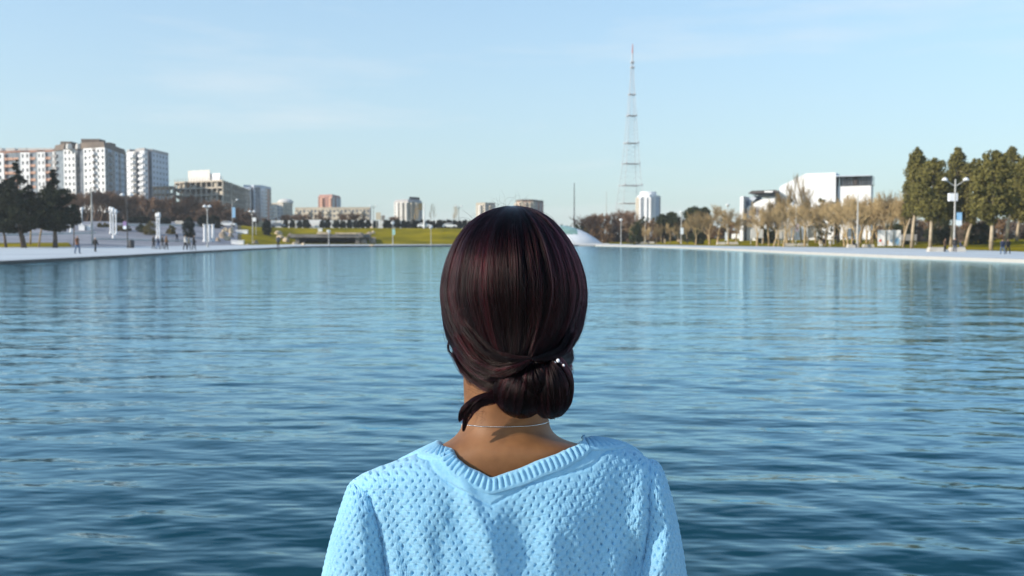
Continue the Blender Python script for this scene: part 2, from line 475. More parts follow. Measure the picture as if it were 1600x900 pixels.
# ---------------------------------------------------------------- thin winter haze over the whole place
def haze():
    m = bpy.data.materials.new('haze'); m.use_nodes = True
    nt = m.node_tree; nt.nodes.clear()
    o = nt.nodes.new('ShaderNodeOutputMaterial'); v = nt.nodes.new('ShaderNodeVolumePrincipled')
    v.inputs['Color'].default_value = (0.86, 0.93, 1.0, 1)
    v.inputs['Density'].default_value = HAZE
    v.inputs['Anisotropy'].default_value = 0.2
    nt.links.new(v.outputs[0], o.inputs['Volume'])
    mb = MB(); mb.box((0, 470, 70), (2300, 1200, 146))
    mb.build('haze', m, kind='stuff')
HAZE = 0.00022
haze()
# ---------------------------------------------------------------- buildings
def PX(px, Y):
    return ((px - 800.0) / FPX * Y, Y)

def ZR(row, Y, px=800):
    return at(px, row, Y)[2]

def seg_box(mb, p0, p1, a, b, z0, z1, thick, out=0.0):
    """A slab of wall between the fractions a and b of the line p0-p1; its outer face stands out metres proud of the line."""
    dx, dy = p1[0] - p0[0], p1[1] - p0[1]
    L = math.hypot(dx, dy); ux, uy = dx / L, dy / L; nx, ny = uy, -ux
    m = (a + b) / 2 * L; w = (b - a) * L
    cx = p0[0] + ux * m + nx * (out - thick / 2); cy = p0[1] + uy * m + ny * (out - thick / 2)
    mb.box((cx, cy, (z0 + z1) / 2), (w, thick, z1 - z0), math.atan2(uy, ux))

def facade(W, p0, p1, z0, z1, floors, cols, wf=0.55, hf=0.5, recess=0.45, balcony=(), bal_key=None):
    """One face of a building: per bay two half piers and a spandrel for every floor, glass showing between them."""
    n = len(cols); fh = (z1 - z0) / floors
    for i, key in enumerate(cols):
        mb = W.setdefault(key, MB())
        a, b = i / n, (i + 1) / n
        if key.endswith('!'):
            seg_box(mb, p0, p1, a, b, z0, z1, recess); continue
        wl_, wr = a + (b - a) * (1 - wf) / 2, b - (b - a) * (1 - wf) / 2
        seg_box(mb, p0, p1, a, wl_, z0, z1, recess); seg_box(mb, p0, p1, wr, b, z0, z1, recess)
        for k in range(floors + 1):
            s0 = z0 + fh * k - fh * (1 - hf) / 2; s1 = s0 + fh * (1 - hf)
            s0, s1 = max(s0, z0), min(s1, z1)
            if s1 > s0: seg_box(mb, p0, p1, wl_, wr, s0, s1, recess - 0.03, -0.03)
        if i in balcony:
            bm_ = W.setdefault(bal_key or key, MB())
            for k in range(1, floors):
                seg_box(bm_, p0, p1, a + (b - a) * .06, b - (b - a) * .06, z0 + fh * k - .15, z0 + fh * k + .95, 1.1, 1.1)

KEY = {'w': 'white_wall', 'l': 'pale_wall', 'c': 'cream_wall', 'b': 'beige_wall', 'p': 'peach_wall', 'k': 'brick_wall', 'g': 'grey_wall', 's': 'blue_wall', 'o': 'concrete'}

def building(name, label, faces, back, ztop, floors, zbot=0.0, roof='brown_roof', roof_h=0.8, group=None, wf=.55, hf=.5, roof_scale=1.0, roof_out=0.0):
    """faces: (p0, p1, bay string, balcony bays) from left to right; back: the hidden corners, right to left."""
    c = [f[0] for f in faces] + [faces[-1][1]] + back
    cx = sum(p[0] for p in c) / len(c); cy = sum(p[1] for p in c) / len(c)
    root = empty(name, (cx, cy, zbot), label=label, cat='building', group=group)
    off = Vector((cx, cy, zbot))
    W = {}
    for f in faces:
        bal = f[3] if len(f) > 3 else ()
        facade(W, f[0], f[1], zbot, ztop, floors, list(f[2]), wf, hf, balcony=bal, bal_key=(f[4] if len(f) > 4 else None))
    chain = [faces[-1][1]] + back + [faces[0][0]]
    main = faces[0][2][0]
    for a, b in zip(chain[:-1], chain[1:]):
        seg_box(W.setdefault(main, MB()), a, b, 0, 1, zbot, ztop, 0.45)
    def put(mb, nm, mt, kind=None):
        mb.v = [(v[0] - off.x, v[1] - off.y, v[2] - off.z) for v in mb.v]
        return mb.build(nm, mt, root, kind=kind)
    for k, mb in W.items():
        put(mb, 'wall', M[KEY[k[0]]])
    sc_ = 0.965
    core = MB(); core.prism([(cx + (p[0] - cx) * sc_, cy + (p[1] - cy) * sc_) for p in c], zbot, ztop - .05)
    put(core, 'window_glass', M['glass'], 'stuff')
    rf = MB(); ro = 1.0 + roof_out
    rf.prism([(cx + (p[0] - cx) * ro, cy + (p[1] - cy) * ro) for p in c], ztop + .01, ztop + roof_h, roof_scale)
    put(rf, 'roof', M[roof])
    return root, off, put

# long pale block with peach recesses, far left
Yb = 430
zt = ZR(237, Yb, 40)
r, off, put = building('apartment_block', 'long cream apartment block with peach balcony recesses behind the dark pines',
    [(PX(-48, 440), PX(10, 436), 'wwww', ()), (PX(10, 437.5), PX(36, 435.5), 'ppp', (0, 1, 2), 'p'), (PX(36, 434), PX(50, 433), 'ww'), (PX(50, 434.5), PX(62, 433.5), 'pp', (0, 1), 'p'),
     (PX(62, 432), PX(74, 431), 'ww'), (PX(74, 432.5), PX(86, 431.5), 'pp', (0, 1), 'p'), (PX(86, 430), PX(96, 429), 'w')],
    [PX(92, 452), PX(-46, 462)], zt, 12, 2, 'red_roof', 0.9, wf=.42, hf=.5)
for px in (4, 24, 43, 56, 70, 84):
    mb = MB(); mb.box((*PX(px, 446), zt + 1.6), (4, 4, 2.4)); put(mb, 'stair_head', M['pale_wall'])

# tall grey and white tower with a brown mansard
Yb = 385
zt = ZR(235, Yb, 150)
r, off, put = building('apartment_tower', 'tall white and grey apartment tower under a brown mansard roof',
    [(PX(88, 388), PX(103, 386), 'gg', (0,), 'g'), (PX(103, 382), PX(121, 380), 'www'), (PX(121, 384), PX(134, 383), 'lc', (1,), 'c'),
     (PX(134, 377), PX(167, 372), 'wwgww', (2,), 'w'), (PX(167, 373), PX(183, 388), 'gsg', (1,), 'g'), (PX(183, 390), PX(201, 408), 'sgsg')],  # right-hand faces: their shade is put into the colour, grey and blue walls
    [PX(196, 420), PX(92, 420)], zt, 14, 2, 'brown_roof', 2.3, wf=.46, hf=.5, roof_scale=0.95)
for px, Y, w, h in ((112, 390, 4, 2.6), (150, 388, 7, 3.4), (172, 396, 4, 2.8)):
    mb = MB(); mb.box((*PX(px, Y), zt + h / 2 + 1.0), (w, 6, h)); put(mb, 'roof_house', M['brown_roof'])
for px in (112, 127, 143, 150, 159):
    mb = MB(); mb.tube([(*PX(px, 380), zt + .1), (*PX(px, 380), zt + 2.0)], [1.3, 1.0], 8); put(mb, 'dormer', M['pale_wall'])

# pale blue rounded tower
Yb = 480
zt = ZR(238, Yb, 230)
building('apartment_tower', 'pale blue rounded apartment tower with a red brown stripe, left of the unfinished frame',
    [(PX(201, 486), PX(206, 478), 'w'), (PX(206, 478), PX(214, 474), 'wl', (0, 1), 'w'), (PX(214, 480), PX(221, 479), 'p'), (PX(221, 473), PX(229, 471), 'ww', (0, 1), 'w'), (PX(229, 471), PX(234, 474), 'w'),
     (PX(234, 478), PX(241, 480), 'k'), (PX(241, 478), PX(266, 500), 'sssss')],
    [PX(262, 515), PX(203, 515)], zt, 15, 2, 'grey_wall', 1.4, wf=.5, hf=.45)

# the unfinished concrete frame: floor slabs on columns, open to the air
def concrete_frame():
    A, B, C_ = PX(275, 432), PX(349, 416), PX(390, 500)
    back = [PX(330, 520), PX(282, 470)]
    root = empty('unfinished_building', (*PX(320, 450), 2), label='unfinished concrete frame building with open floors and no walls', cat='building')
    ox, oy = PX(320, 450)
    rows_ = [281, 291.5, 302.5, 313, 323.5, 334, 344]
    zs = [ZR(r_, 416, 349) for r_ in rows_] + [2.0]
    def put(mb, nm, mt, kind=None):
        mb.v = [(v[0] - ox, v[1] - oy, v[2] - 2) for v in mb.v]
        return mb.build(nm, mt, root, kind=kind)
    foot = [A, B, C_] + back
    for z in zs[:-1]:
        m1 = MB(); m1.prism(foot, z - .62, z); put(m1, 'floor_slab', M['concrete'])
    col = MB()
    for (p, q_, n) in ((A, B, 9), (B, C_, 13)):
        for k in range(n + (p is B)):
            t = k / n; x = p[0] + (q_[0] - p[0]) * t; y = p[1] + (q_[1] - p[1]) * t + .4
            col.box((x * .999, y, (zs[0] + 2) / 2), (.6, .6, zs[0] - 2 - .02))
    for k in range(1, 8):
        for d in (9, 22):
            t = k / 8; x = A[0] + (B[0] - A[0]) * t; y = A[1] + (B[1] - A[1]) * t + d
            col.box((x, y, (zs[0] + 2) / 2), (.7, .7, zs[0] - 2.02))
    put(col, 'column', M['concrete'], 'stuff')
    cm = MB(); cm.box((*PX(322, 470), (zs[0] + 2) / 2), (12, 22, zs[0] - 2.1)); cm.box((*PX(360, 500), (zs[0] + 2) / 2), (12, 16, zs[0] - 2.1))
    put(cm, 'lift_shaft', M['grey_wall'])
    inf = MB()
    rr = random.Random(3)
    for i in range(6):
        for k in range(9):
            if rr.random() < .46: seg_box(inf, A, B, (k + .1) / 9, (k + .9) / 9, zs[i + 1] + .01, zs[i + 1] + rr.choice((1.1, 2.3)), .3, -.9)
    put(inf, 'infill_wall', M['beige_wall'], 'stuff')
    pent = MB(); z0 = zs[0] + .01
    pent.prism([PX(296, 440), PX(330, 432), PX(331, 470), PX(297, 470)], z0, ZR(267, 440, 310)); put(pent, 'penthouse', M['pale_wall'])
    pe2 = MB(); pe2.prism([PX(330.3, 433), PX(346, 430), PX(348, 462), PX(331.3, 462)], z0, ZR(271, 432, 338)); put(pe2, 'penthouse', M['white_wall'])
    rail = MB()
    for k in range(18):
        t = k / 17; x = A[0] + (B[0] - A[0]) * t; y = A[1] + (B[1] - A[1]) * t + .5
        rail.box((x, y, zs[0] + .7), (.16, .16, 1.4))
    put(rail, 'railing', M['concrete'], 'stuff')
    # low wing on the left
    w1, w2 = PX(240, 430), PX(274, 426)
    wg = [ZR(r_, 428, 255) for r_ in (291, 301.5, 312, 323)]
    for z in wg:
        m1 = MB(); m1.prism([w1, w2, PX(273, 450), PX(241, 450)], z - .45, z); put(m1, 'floor_slab', M['concrete'])
    c2 = MB()
    for k in range(6):
        t = k / 5; c2.box((w1[0] + .5 + (w2[0] - w1[0] - 1) * t, w1[1] + (w2[1] - w1[1]) * t + .6, (wg[0] + 2) / 2), (.7, .7, wg[0] - 2.02))
    put(c2, 'column', M['concrete'], 'stuff')
    pn = MB(); seg_box(pn, w1, w2, .02, .62, wg[1] + .01, wg[1] + 1.5, .3, -.5); seg_box(pn, w1, w2, .3, .98, wg[2] + .01, wg[2] + 1.2, .3, -.5)
    put(pn, 'infill_wall', M['pale_wall'])
concrete_frame()

zt = ZR(293, 560, 405)
building('apartment_tower', 'pale blue apartment tower with brown edges, right behind the unfinished frame',
    [(PX(382, 556), PX(393, 556), 'ss', (1,), 'w'), (PX(393, 559), PX(398, 560), 'b'), (PX(398, 558), PX(409.5, 562), 'sss'), (PX(409.5, 560), PX(416, 566), 'ww', (0, 1), 'w'), (PX(416, 567), PX(425, 585), 'bpb')],
    [PX(421, 600), PX(384, 595)], zt, 14, 2, 'blue_wall', 1.3, wf=.5, hf=.45)
zt = ZR(319, 520, 440)
r, off, put = building('apartment_block', 'cream rounded apartment block with a domed roof room, by the pale blue tower',
    [(PX(425, 530), PX(434, 526), 'ccc', (0, 1, 2), 'l'), (PX(434, 522), PX(443, 520), 'll'), (PX(443, 520), PX(450, 523), 'cc'), (PX(450, 523), PX(458, 535), 'bb')],
    [PX(455, 550), PX(427, 550)], zt, 9, 2, 'beige_wall', 0.8, wf=.45, hf=.45)
mb = MB(); mb.lathe([(4.2, 0), (4.2, 1.0), (3.2, 1.9), (1.5, 2.4), (.05, 2.5)], (*PX(447, 532), zt + .8), 16); put(mb, 'roof_house', M['pale_wall'])
zt = ZR(326, 430, 520)
building('apartment_block', 'long low cream apartment block of five floors below the red tower',
    [(PX(462, 436), PX(520, 432), 'bcbcbbcbcb', (0, 3, 6, 8), 'c'), (PX(520, 432), PX(579, 430), 'cbcbbcbcbb', (1, 4, 7), 'c'), (PX(579, 430), PX(580.5, 440), 'g')],
    [PX(578, 448), PX(463, 450)], zt, 6, 2, 'beige_wall', 0.7, wf=.62, hf=.5)
zt = ZR(308, 640, 515)
building('apartment_tower', 'red brick apartment tower with a dark middle, above the long low block',
    [(PX(498, 640), PX(520, 634), 'kpkkp', (1, 4), 'p'), (PX(520, 634), PX(523.5, 640), 'l'), (PX(523.5, 642), PX(527, 646), 'k'), (PX(527, 646), PX(533.5, 668), 'sgs')],
    [PX(529, 680), PX(500, 680)], zt, 16, 2, 'brick_wall', 1.6, wf=.5, hf=.42, roof_scale=.9)
zt = ZR(316, 480, 640)
r, off, put = building('apartment_block', 'round grey apartment block with a dark rim and an orange sign panel',
    [(PX(616, 490), PX(620, 482), 'l'), (PX(620, 482), PX(628, 476), 'lbl', (1,), 'l'), (PX(628, 476), PX(638, 474), 'lcl', (0, 2), 'l'), (PX(638, 474), PX(648, 476), 'blb', (1,), 'b'), (PX(648, 476), PX(656, 482), 'lcl', (0,), 'c'), (PX(656, 482), PX(660, 490), 'g')],
    [PX(656, 506), PX(620, 506)], zt, 12, 2, 'grey_wall', 1.2, wf=.5, hf=.5, roof_scale=.93)
mb = MB(); mb.prism([PX(640, 479), PX(656, 486), PX(654, 498), PX(640, 498)], zt + 1.2, zt + 2.6); put(mb, 'roof_house', M['dark_roof'])
M['orange_panel'] = mat('orange_panel', (0.62, 0.36, 0.10), 0.7, 0.3, 0.3)
mb = MB(); seg_box(mb, PX(653, 478.5), PX(659.5, 484), 0, 1, ZR(328, 480, 656), ZR(317.5, 480, 656), .5, .3); put(mb, 'sign_panel', M['orange_panel'])
zt = ZR(319.5, 540, 760)
building('apartment_block', 'cream block mostly hidden behind the crown of her head on the left',
    [(PX(744, 540), PX(758, 536), 'ccc', (1,), 'l'), (PX(758, 536), PX(774, 540), 'lcl', (1,), 'c')], [PX(772, 560), PX(746, 560)], zt, 12, 2, 'beige_wall', .9)
zt = ZR(315.5, 540, 828)
building('apartment_block', 'brown and cream striped apartment block rising behind the right of her crown',
    [(PX(806, 546), PX(815, 536), 'cpc', (0, 2), 'c'), (PX(815, 536), PX(833, 536), 'cpcpc', (1, 3), 'c'), (PX(833, 536), PX(840, 545), 'bg'), (PX(840, 545), PX(849, 555), 'kgk')], [PX(846, 570), PX(808, 570)], zt, 13, 2, 'brown_roof', 1.2)
zt = ZR(308, 600, 1014)
r, off, put = building('apartment_tower', 'white round tower block on its own right of the lattice mast',
    [(PX(995, 606), PX(1000, 600), 'pc', (0, 1), 'c'), (PX(1000, 598), PX(1006, 594), 'ww', (0,), 'w'), (PX(1006, 592), PX(1014, 590), 'www', (1,), 'w'), (PX(1014, 590), PX(1021, 592), 'ww', (0, 1), 'w'), (PX(1021, 593), PX(1027, 598), 'ws'), (PX(1027, 598), PX(1031.5, 608), 'sg')],
    [PX(1028, 625), PX(998, 625)], zt, 17, 1, 'white_wall', 1.0, wf=.45, hf=.42)
mb = MB(); mb.lathe([(5, 0), (5, 2.2), (4.6, 2.4), (.1, 2.5)], (*PX(1012, 604), zt + 1), 14); put(mb, 'roof_house', M['white_wall'])

# white museum on the right
def museum():
    Y0 = 235
    cx, cy = PX(1265, Y0 + 12)
    root = empty('white_building', (cx, cy, 1.2), label='white angular building with a slanting top and dark glass band behind the bare trees', cat='building')
    def put(mb, nm, mt):
        mb.v = [(v[0] - cx, v[1] - cy, v[2] - 1.2) for v in mb.v]; return mb.build(nm, mt, root)
    def P(px, row, Y=Y0): p = at(px, row, Y); return (p[0], p[2])
    zb = 1.0
    def poly(pts, Y): 
        return [P(a, b, Y) for a, b in pts]
    g = lambda px, Y: (P(px, 330, Y)[0], zb)
    root.rotation_euler = (0, 0, R(-24)); root.scale = (.93, 1, 1); root.location.x += 4.6
    m1 = MB(); m1.extrude_y([g(1218, Y0), g(1310.5, Y0), P(1310.5, 269.5), P(1262, 270), P(1222, 288), P(1218, 291)], Y0, Y0 + 8); put(m1, 'wall', M['white_wall'])
    m2 = MB(); m2.extrude_y([g(1311, Y0 + 1), g(1363, Y0 + 1), P(1363.5, 291, Y0 + 1), P(1311, 291.5, Y0 + 1)], Y0 + 1, Y0 + 8); put(m2, 'wall', M['white_wall'])
    m3 = MB(); m3.extrude_y([P(1311.2, 291, Y0 + 2), P(1363, 290.5, Y0 + 2), P(1363.5, 276, Y0 + 2), P(1311.2, 276, Y0 + 2)], Y0 + 1.6, Y0 + 7.8); put(m3, 'window_glass', M['glass'])
    m4 = MB(); m4.extrude_y([P(1310.8, 276, Y0), P(1365, 276, Y0), P(1365, 274.6, Y0), P(1310.8, 274.6, Y0)], Y0 - .2, Y0 + 8); put(m4, 'roof', M['blue_wall'])
    mu = MB()
    for px in np.linspace(1316, 1361, 11):
        a = P(px, 290.6, Y0 + 1); b = P(px, 276.2, Y0 + 1); w = .8 if abs(px - 1338.5) < 2 else .12
        mu.extrude_y([(a[0] - w / 2, a[1]), (a[0] + w / 2, a[1]), (a[0] + w / 2, b[1]), (a[0] - w / 2, b[1])], Y0 + 1.2, Y0 + 1.6)
    put(mu, 'mullion', M['dark_roof'])
    m5 = MB(); m5.extrude_y([g(1162, Y0 - 4), g(1168, Y0 - 4), P(1168.5, 304, Y0 - 4), P(1162.5, 305, Y0 - 4)], Y0 - 4, Y0 + 6); put(m5, 'wall', M['white_wall'])
    # curved volume rising to the right, under the dark roof
    pts = [P(1168.6 + 46 * t, 322 - 16 * math.sin(t * math.pi / 2), Y0 - 2) for t in np.linspace(0, 1, 10)]
    m6 = MB(); m6.extrude_y([g(1168.6, Y0 - 2), g(1216, Y0 - 2)] + [P(1216, 306, Y0 - 2)] + pts[::-1], Y0 - 2, Y0 + 6); put(m6, 'wall', M['white_wall'])
    m7 = MB(); m7.extrude_y([P(1178, 306, Y0 + 1), P(1217, 306, Y0 + 1), P(1217, 299, Y0 + 1), P(1180, 299, Y0 + 1)], Y0 + 1, Y0 + 5); put(m7, 'window_glass', M['glass'])
    m8 = MB(); m8.extrude_y([P(1176, 300, Y0 - 4), P(1225, 299, Y0 - 4), P(1224, 295, Y0 - 4), P(1183, 295.5, Y0 - 4)], Y0 - 4, Y0 + 7); put(m8, 'roof', M['dark_roof'])
    m9 = MB(); m9.extrude_y([P(1207, 298.6, Y0 - 5), P(1221, 298.6, Y0 - 5), P(1221, 296.2, Y0 - 5), P(1207, 296.2, Y0 - 5)], Y0 - 4.6, Y0 - 4.05); put(m9, 'roof_light', M['white_wall'])
    m10 = MB(); m10.extrude_y([P(1169, 320, Y0 - 1), P(1182, 307, Y0 - 1), P(1178, 303, Y0 - 1), P(1169, 308, Y0 - 1)], Y0 - .9, Y0 + 8); put(m10, 'window_glass', M['blue_wall'])
museum()

# white shell pavilion at the water, half hidden behind her head
def shell():
    Yc = 262.0
    x0 = PX(868, Yc)[0]
    root = empty('shell_pavilion', (x0, Yc, .35), label='white curved shell pavilion with a pale green glass panel at the water edge', cat='pavilion')
    nu, nv = 60, 22
    th = np.linspace(0, math.pi, nu)[None, :]; ph = np.linspace(0, math.pi / 2, nv)[:, None]
    rx, ry, rz = 12.4, 7.0, 4.9
    X = rx * np.cos(th) * (1 - 0.0 * ph); 
    hz_ = 1 - np.abs(np.cos(th)) ** 2.1
    Z = rz * hz_ * np.cos(ph) ** 0.9; Yy = -ry * np.sqrt(hz_) * np.sin(ph)
    V = np.stack([X + 0 * ph, Yy, Z], -1).reshape(-1, 3)
    F = grid_faces(nv, nu)
    cen = V[F].mean(1)
    glass = (cen[:, 0] > 0.8) & (cen[:, 0] < 5.6) & (cen[:, 2] > 2.5)
    link('shell', np_mesh('shell', V, F[~glass], True), M['white_paint'], root)
    link('glass_panel', np_mesh('glass_panel', V * 1.004, F[glass], True), M['green_glass'], root)
    mb = MB(); mb.prism([(-13, -8), (13.5, -8), (13.5, .4), (-13, .4)], -.4, .12); mb.build('plinth', M['pale_wall'], root)
    bk = MB(); bk.extrude_y([(12.3 * math.cos(t), max(4.7 * (1 - abs(math.cos(t)) ** 2.1), 0.05)) for t in np.linspace(0, math.pi, 30)], .02, .3); bk.build('rear_wall', M['pale_wall'], root)
shell()

# low concrete grotto in the grass mound
def grotto():
    Y0 = 251.0
    x0, x1 = PX(462, Y0)[0], PX(562, Y0)[0]
    cx = (x0 + x1) / 2; z0 = gz(cx, Y0) - .1
    ztop = ZR(366, Y0, 510); zs = ZR(371, Y0, 510)
    root = empty('concrete_shelter', (cx, Y0, z0), label='low dark open concrete shelter built into the grass mound', cat='shelter')
    w = x1 - x0; h = ztop - z0; hs = zs - z0
    s = MB(); s.box((0, 5, (h + hs) / 2), (w + 2, 12, h - hs)); s.build('roof', M['grotto_concrete'], root)
    for sx in (-1, 1):
        m1 = MB(); m1.box((sx * (w / 2 - .5), 5.2, hs / 2 - .003), (1, 11, hs - .01)); m1.build('side_wall', M['grotto_concrete'], root)
    m2 = MB(); m2.box((0, 10.4, hs / 2 - .003), (w - 2.02, .6, hs - .01)); m2.build('rear_wall', M['grotto_concrete'], root)
    m3 = MB(); m3.box((-.8, -.6, h + .25), (w * .2, 1.4, .5)); m3.build('coping', M['rock_light'], root)
    m4 = MB(); m4.box((w * .3, -.6, h + .2), (w * .33, 1.4, .4)); m4.build('coping', M['rock_light'], root)
grotto()

# lattice mast
def lattice_mast():
    Yt = 620.0
    apex = at(988.5, 68, Yt); bx, by = PX(984, Yt)
    root = empty('lattice_tower', (bx, by, 1.5), label='very tall thin steel lattice radio tower with a red tip', cat='tower')
    H = apex[2] - 1.5
    ax = apex[0] - bx
    def half(t):  # half width of the square plan at the fraction t of the height
        return np.interp(t, [0, .16, .36, .56, .78, .88, 1.0], [9.3, 6.9, 4.5, 2.9, 1.25, .7, .25])
    zs = [0.0]
    while zs[-1] < .9: zs.append(zs[-1] + max(.018, .0062 * half(zs[-1])))
    zs[-1] = .9
    def corner(t, i):
        h = half(t); c = ((-1, -1), (1, -1), (1, 1), (-1, 1))[i]
        a = R(12); x, y = c[0] * h, c[1] * h
        return (ax * t + x * math.cos(a) - y * math.sin(a), x * math.sin(a) + y * math.cos(a), H * t)
    for i in range(4):
        mb = MB(); mb.tube([corner(t, i) for t in zs], [.14 - .05 * t for t in zs], 5); mb.build('leg', M['tower_steel'], root)
    br = MB(); pl = MB()
    for a, b in zip(zs[:-1], zs[1:]):
        for i in range(4):
            j = (i + 1) % 4
            br.tube([corner(a, i), corner(b, j)], .038, 3, False); br.tube([corner(a, j), corner(b, i)], .038, 3, False)
            br.tube([corner(b, i), corner(b, j)], .038, 3, False)
    br.build('brace', M['tower_steel'], root, kind='stuff')
    for row in (98, 106, 148, 181, 224, 256, 290, 318):
        t = (ZR(row, Yt, 988) - 1.5) / H
        p = MB(); h = half(t) + .5
        p.box((ax * t, 0, H * t), (2 * h, 2 * h, .22), R(12))
        for i in range(4):
            c = corner(t, i); p.box((c[0], c[1], c[2] + .5), (.7, .7, .6), R(12))
        p.build('platform', M['tower_steel'], root)
    tip = MB(); tip.tube([(ax * .9, 0, H * .9), (ax * .95, 0, H * .95)], [.42, .4], 8); tip.build('antenna', M['tower_steel'], root)
    tip = MB(); tip.tube([(ax * .95, 0, H * .95), (ax * .985, 0, H * .985), (ax, 0, H)], [.42, .3, .1], 8); tip.build('antenna_tip', M['red_steel'], root)
lattice_mast()

def pole(name, label, px, Y, row_top, r0, r1, material, cat='pole', group=None):
    b = base(px, Y, -.1); h = at(px, row_top, Y)[2] - b[2]
    mb = MB(); mb.lathe([(r0, 0), (r0, h * .3), ((r0 + r1) / 2, h * .65), (r1, h)], n=8)
    o = mb.build(name, material); o.location = b
    return tag(o, label, cat, group)
pole('flagpole', 'thin dark mast standing alone just right of her head', 897, 420, 286, .26, .16, M['dark_metal'], 'mast')
pole('flagpole', 'faint thin pale mast between the dark mast and the lattice tower', 947, 520, 299, .22, .12, M['post_grey'], 'mast')
pole('flagpole', 'thick white flagpole beside the parked cars on the mound', 663, 296, 317, .24, .12, M['white_paint'], 'flagpole')
pole('flagpole', 'very tall bare grey pole above the walker in brown on the left', 145, 196, 291, .2, .1, M['post_grey'], 'pole')
pole('flagpole', 'tall bare grey pole leaning beside the boulder seat on the right lawn', 1339, 168, 303, .17, .09, M['post_grey'], 'pole')

# pale wall behind the row of small cypresses, in panels
def panel_wall():
    Y0 = 316.0
    root = empty('panel_wall', base(580, Y0), label='long pale panel wall behind the row of small dark cypresses', cat='wall')
    bx, by, bz = root.location
    ps = np.linspace(424, 742, 41)
    h = ZR(344.5, Y0, 580) - bz
    for i in range(40):
        x0, x1 = PX(ps[i], Y0)[0] - bx, PX(ps[i + 1], Y0)[0] - bx
        z0 = gz((x0 + x1) / 2 + bx, Y0) - bz - .2
        m1 = MB(); m1.box(((x0 + x1) / 2, 0, (z0 + h) / 2), (x1 - x0 - .12, .25, h - z0)); m1.build('panel', M['white_wall'] if i % 5 else M['blue_wall'], root)
        p = MB(); p.box((x1, 0, (z0 + h) / 2), (.12, .4, h - z0 + .3)); p.build('post', M['post_grey'], root)
panel_wall()
def board(name, label, cat, px0, px1, r0, r1, Y, material, thick=.3, parts=None):
    a = at(px0, r1, Y); b = at(px1, r0, Y)
    cx = (a[0] + b[0]) / 2; zg = gz(cx, Y)
    root = empty(name, (cx, Y, zg), label=label, cat=cat)
    m1 = MB(); z0 = min(a[2], a[2]) - zg
    m1.box((0, 0, (a[2] + b[2]) / 2 - zg), (b[0] - a[0], thick, b[2] - a[2])); m1.build('panel', material, root)
    for sx in (-1, 1):
        p = MB(); hh = b[2] - zg
        p.box((sx * ((b[0] - a[0]) / 2 - .1), thick / 2 + .08, hh / 2 - .1), (.15, .15, hh)); p.build('post', M['post_grey'], root)
    return root
board('billboard', 'wide white blank billboard between small cypresses on the mound', 'billboard', 481, 502, 343.5, 356, 308, M['white_paint'])
board('billboard', 'tall cream sign panel on a post at the right end of the low block', 'sign', 587.5, 595, 332, 343, 300, M['cream_wall'])
board('garden_wall', 'low cream garden wall on the grass left of the cypress row', 'wall', 377, 412, 345.5, 354.5, 300, M['cream_wall'])
board('garden_wall', 'pale stone wall panel beside the dark round shrub on the plaza', 'wall', 274, 287, 345, 358, 262, M['stone_pale'])
# ---------------------------------------------------------------- vegetation
def leaf_quads(cent, rad, per, size, rg, flat=0.75, shell=0.45):
    """Leaf-sized faces spread through clumps: cent (n,3), rad (n,)."""
    n = len(cent) * per
    d = rg.normal(size=(n, 3)); d /= np.linalg.norm(d, axis=1)[:, None]
    r = rg.random(n) ** shell
    c = np.repeat(cent, per, 0) + d * (r * np.repeat(rad, per))[:, None] * np.array([1, 1, flat])
    a = rg.normal(size=(n, 3)); a /= np.linalg.norm(a, axis=1)[:, None]
    b = np.cross(a, rg.normal(size=(n, 3))); b /= np.linalg.norm(b, axis=1)[:, None] + 1e-9
    s = size * (0.6 + 0.8 * rg.random(n))[:, None]
    a *= s; b *= s * 0.55
    V = np.stack([c - a, c - b * .9, c + a, c + b * .9], 1).reshape(-1, 3)
    return V, np.arange(4 * n).reshape(-1, 4)

def crown_from_profile(prof, n, per, size, clump, seed, flat=.8, gap=0.0, inner=0.35, jitter=0.25):
    """prof: (height, half width) pairs in metres."""
    rg = np.random.default_rng(seed)
    hs = np.array([p[0] for p in prof]); ws = np.array([p[1] for p in prof])
    w = np.interp(np.linspace(hs[0], hs[-1], 200), hs, ws); cdf = np.cumsum(w + .15); cdf /= cdf[-1]
    h = np.interp(rg.random(n), cdf, np.linspace(hs[0], hs[-1], 200))
    ang = rg.random(n) * 2 * math.pi
    rr = np.interp(h, hs, ws) * (inner + (1 - inner) * np.sqrt(rg.random(n))) * (1 + jitter * (rg.random(n) - .5))
    keep = np.ones(n, bool)
    if gap:
        keep = np.sin(ang * 2 + h * 1.1 + seed) + np.sin(h * 2.3 + seed * 2 + ang) > -2 + gap * 2
    c = np.stack([rr * np.cos(ang), rr * np.sin(ang), h], -1)[keep]
    rad = clump * (.6 + .8 * rg.random(len(c))) * np.clip(np.interp(c[:, 2], hs, ws) / ws.max() + .35, .3, 1)
    return leaf_quads(c, rad, per, size, rg, flat)

def limbs(mb, prof, n, seed, r=.07):
    rg = random.Random(seed); hs = [p[0] for p in prof]; ws = [p[1] for p in prof]
    for k in range(n):
        h = hs[0] + (hs[-1] - hs[0]) * (k + rg.random()) / n * .85
        w = float(np.interp(h, hs, ws)) * .8; a = rg.random() * 6.28
        mb.tube([(0, 0, h - .25 * w), (w * .5 * math.cos(a), w * .5 * math.sin(a), h - .05 * w), (w * math.cos(a), w * math.sin(a), h + .1 * w)], [r, r * .7, r * .3], 5)

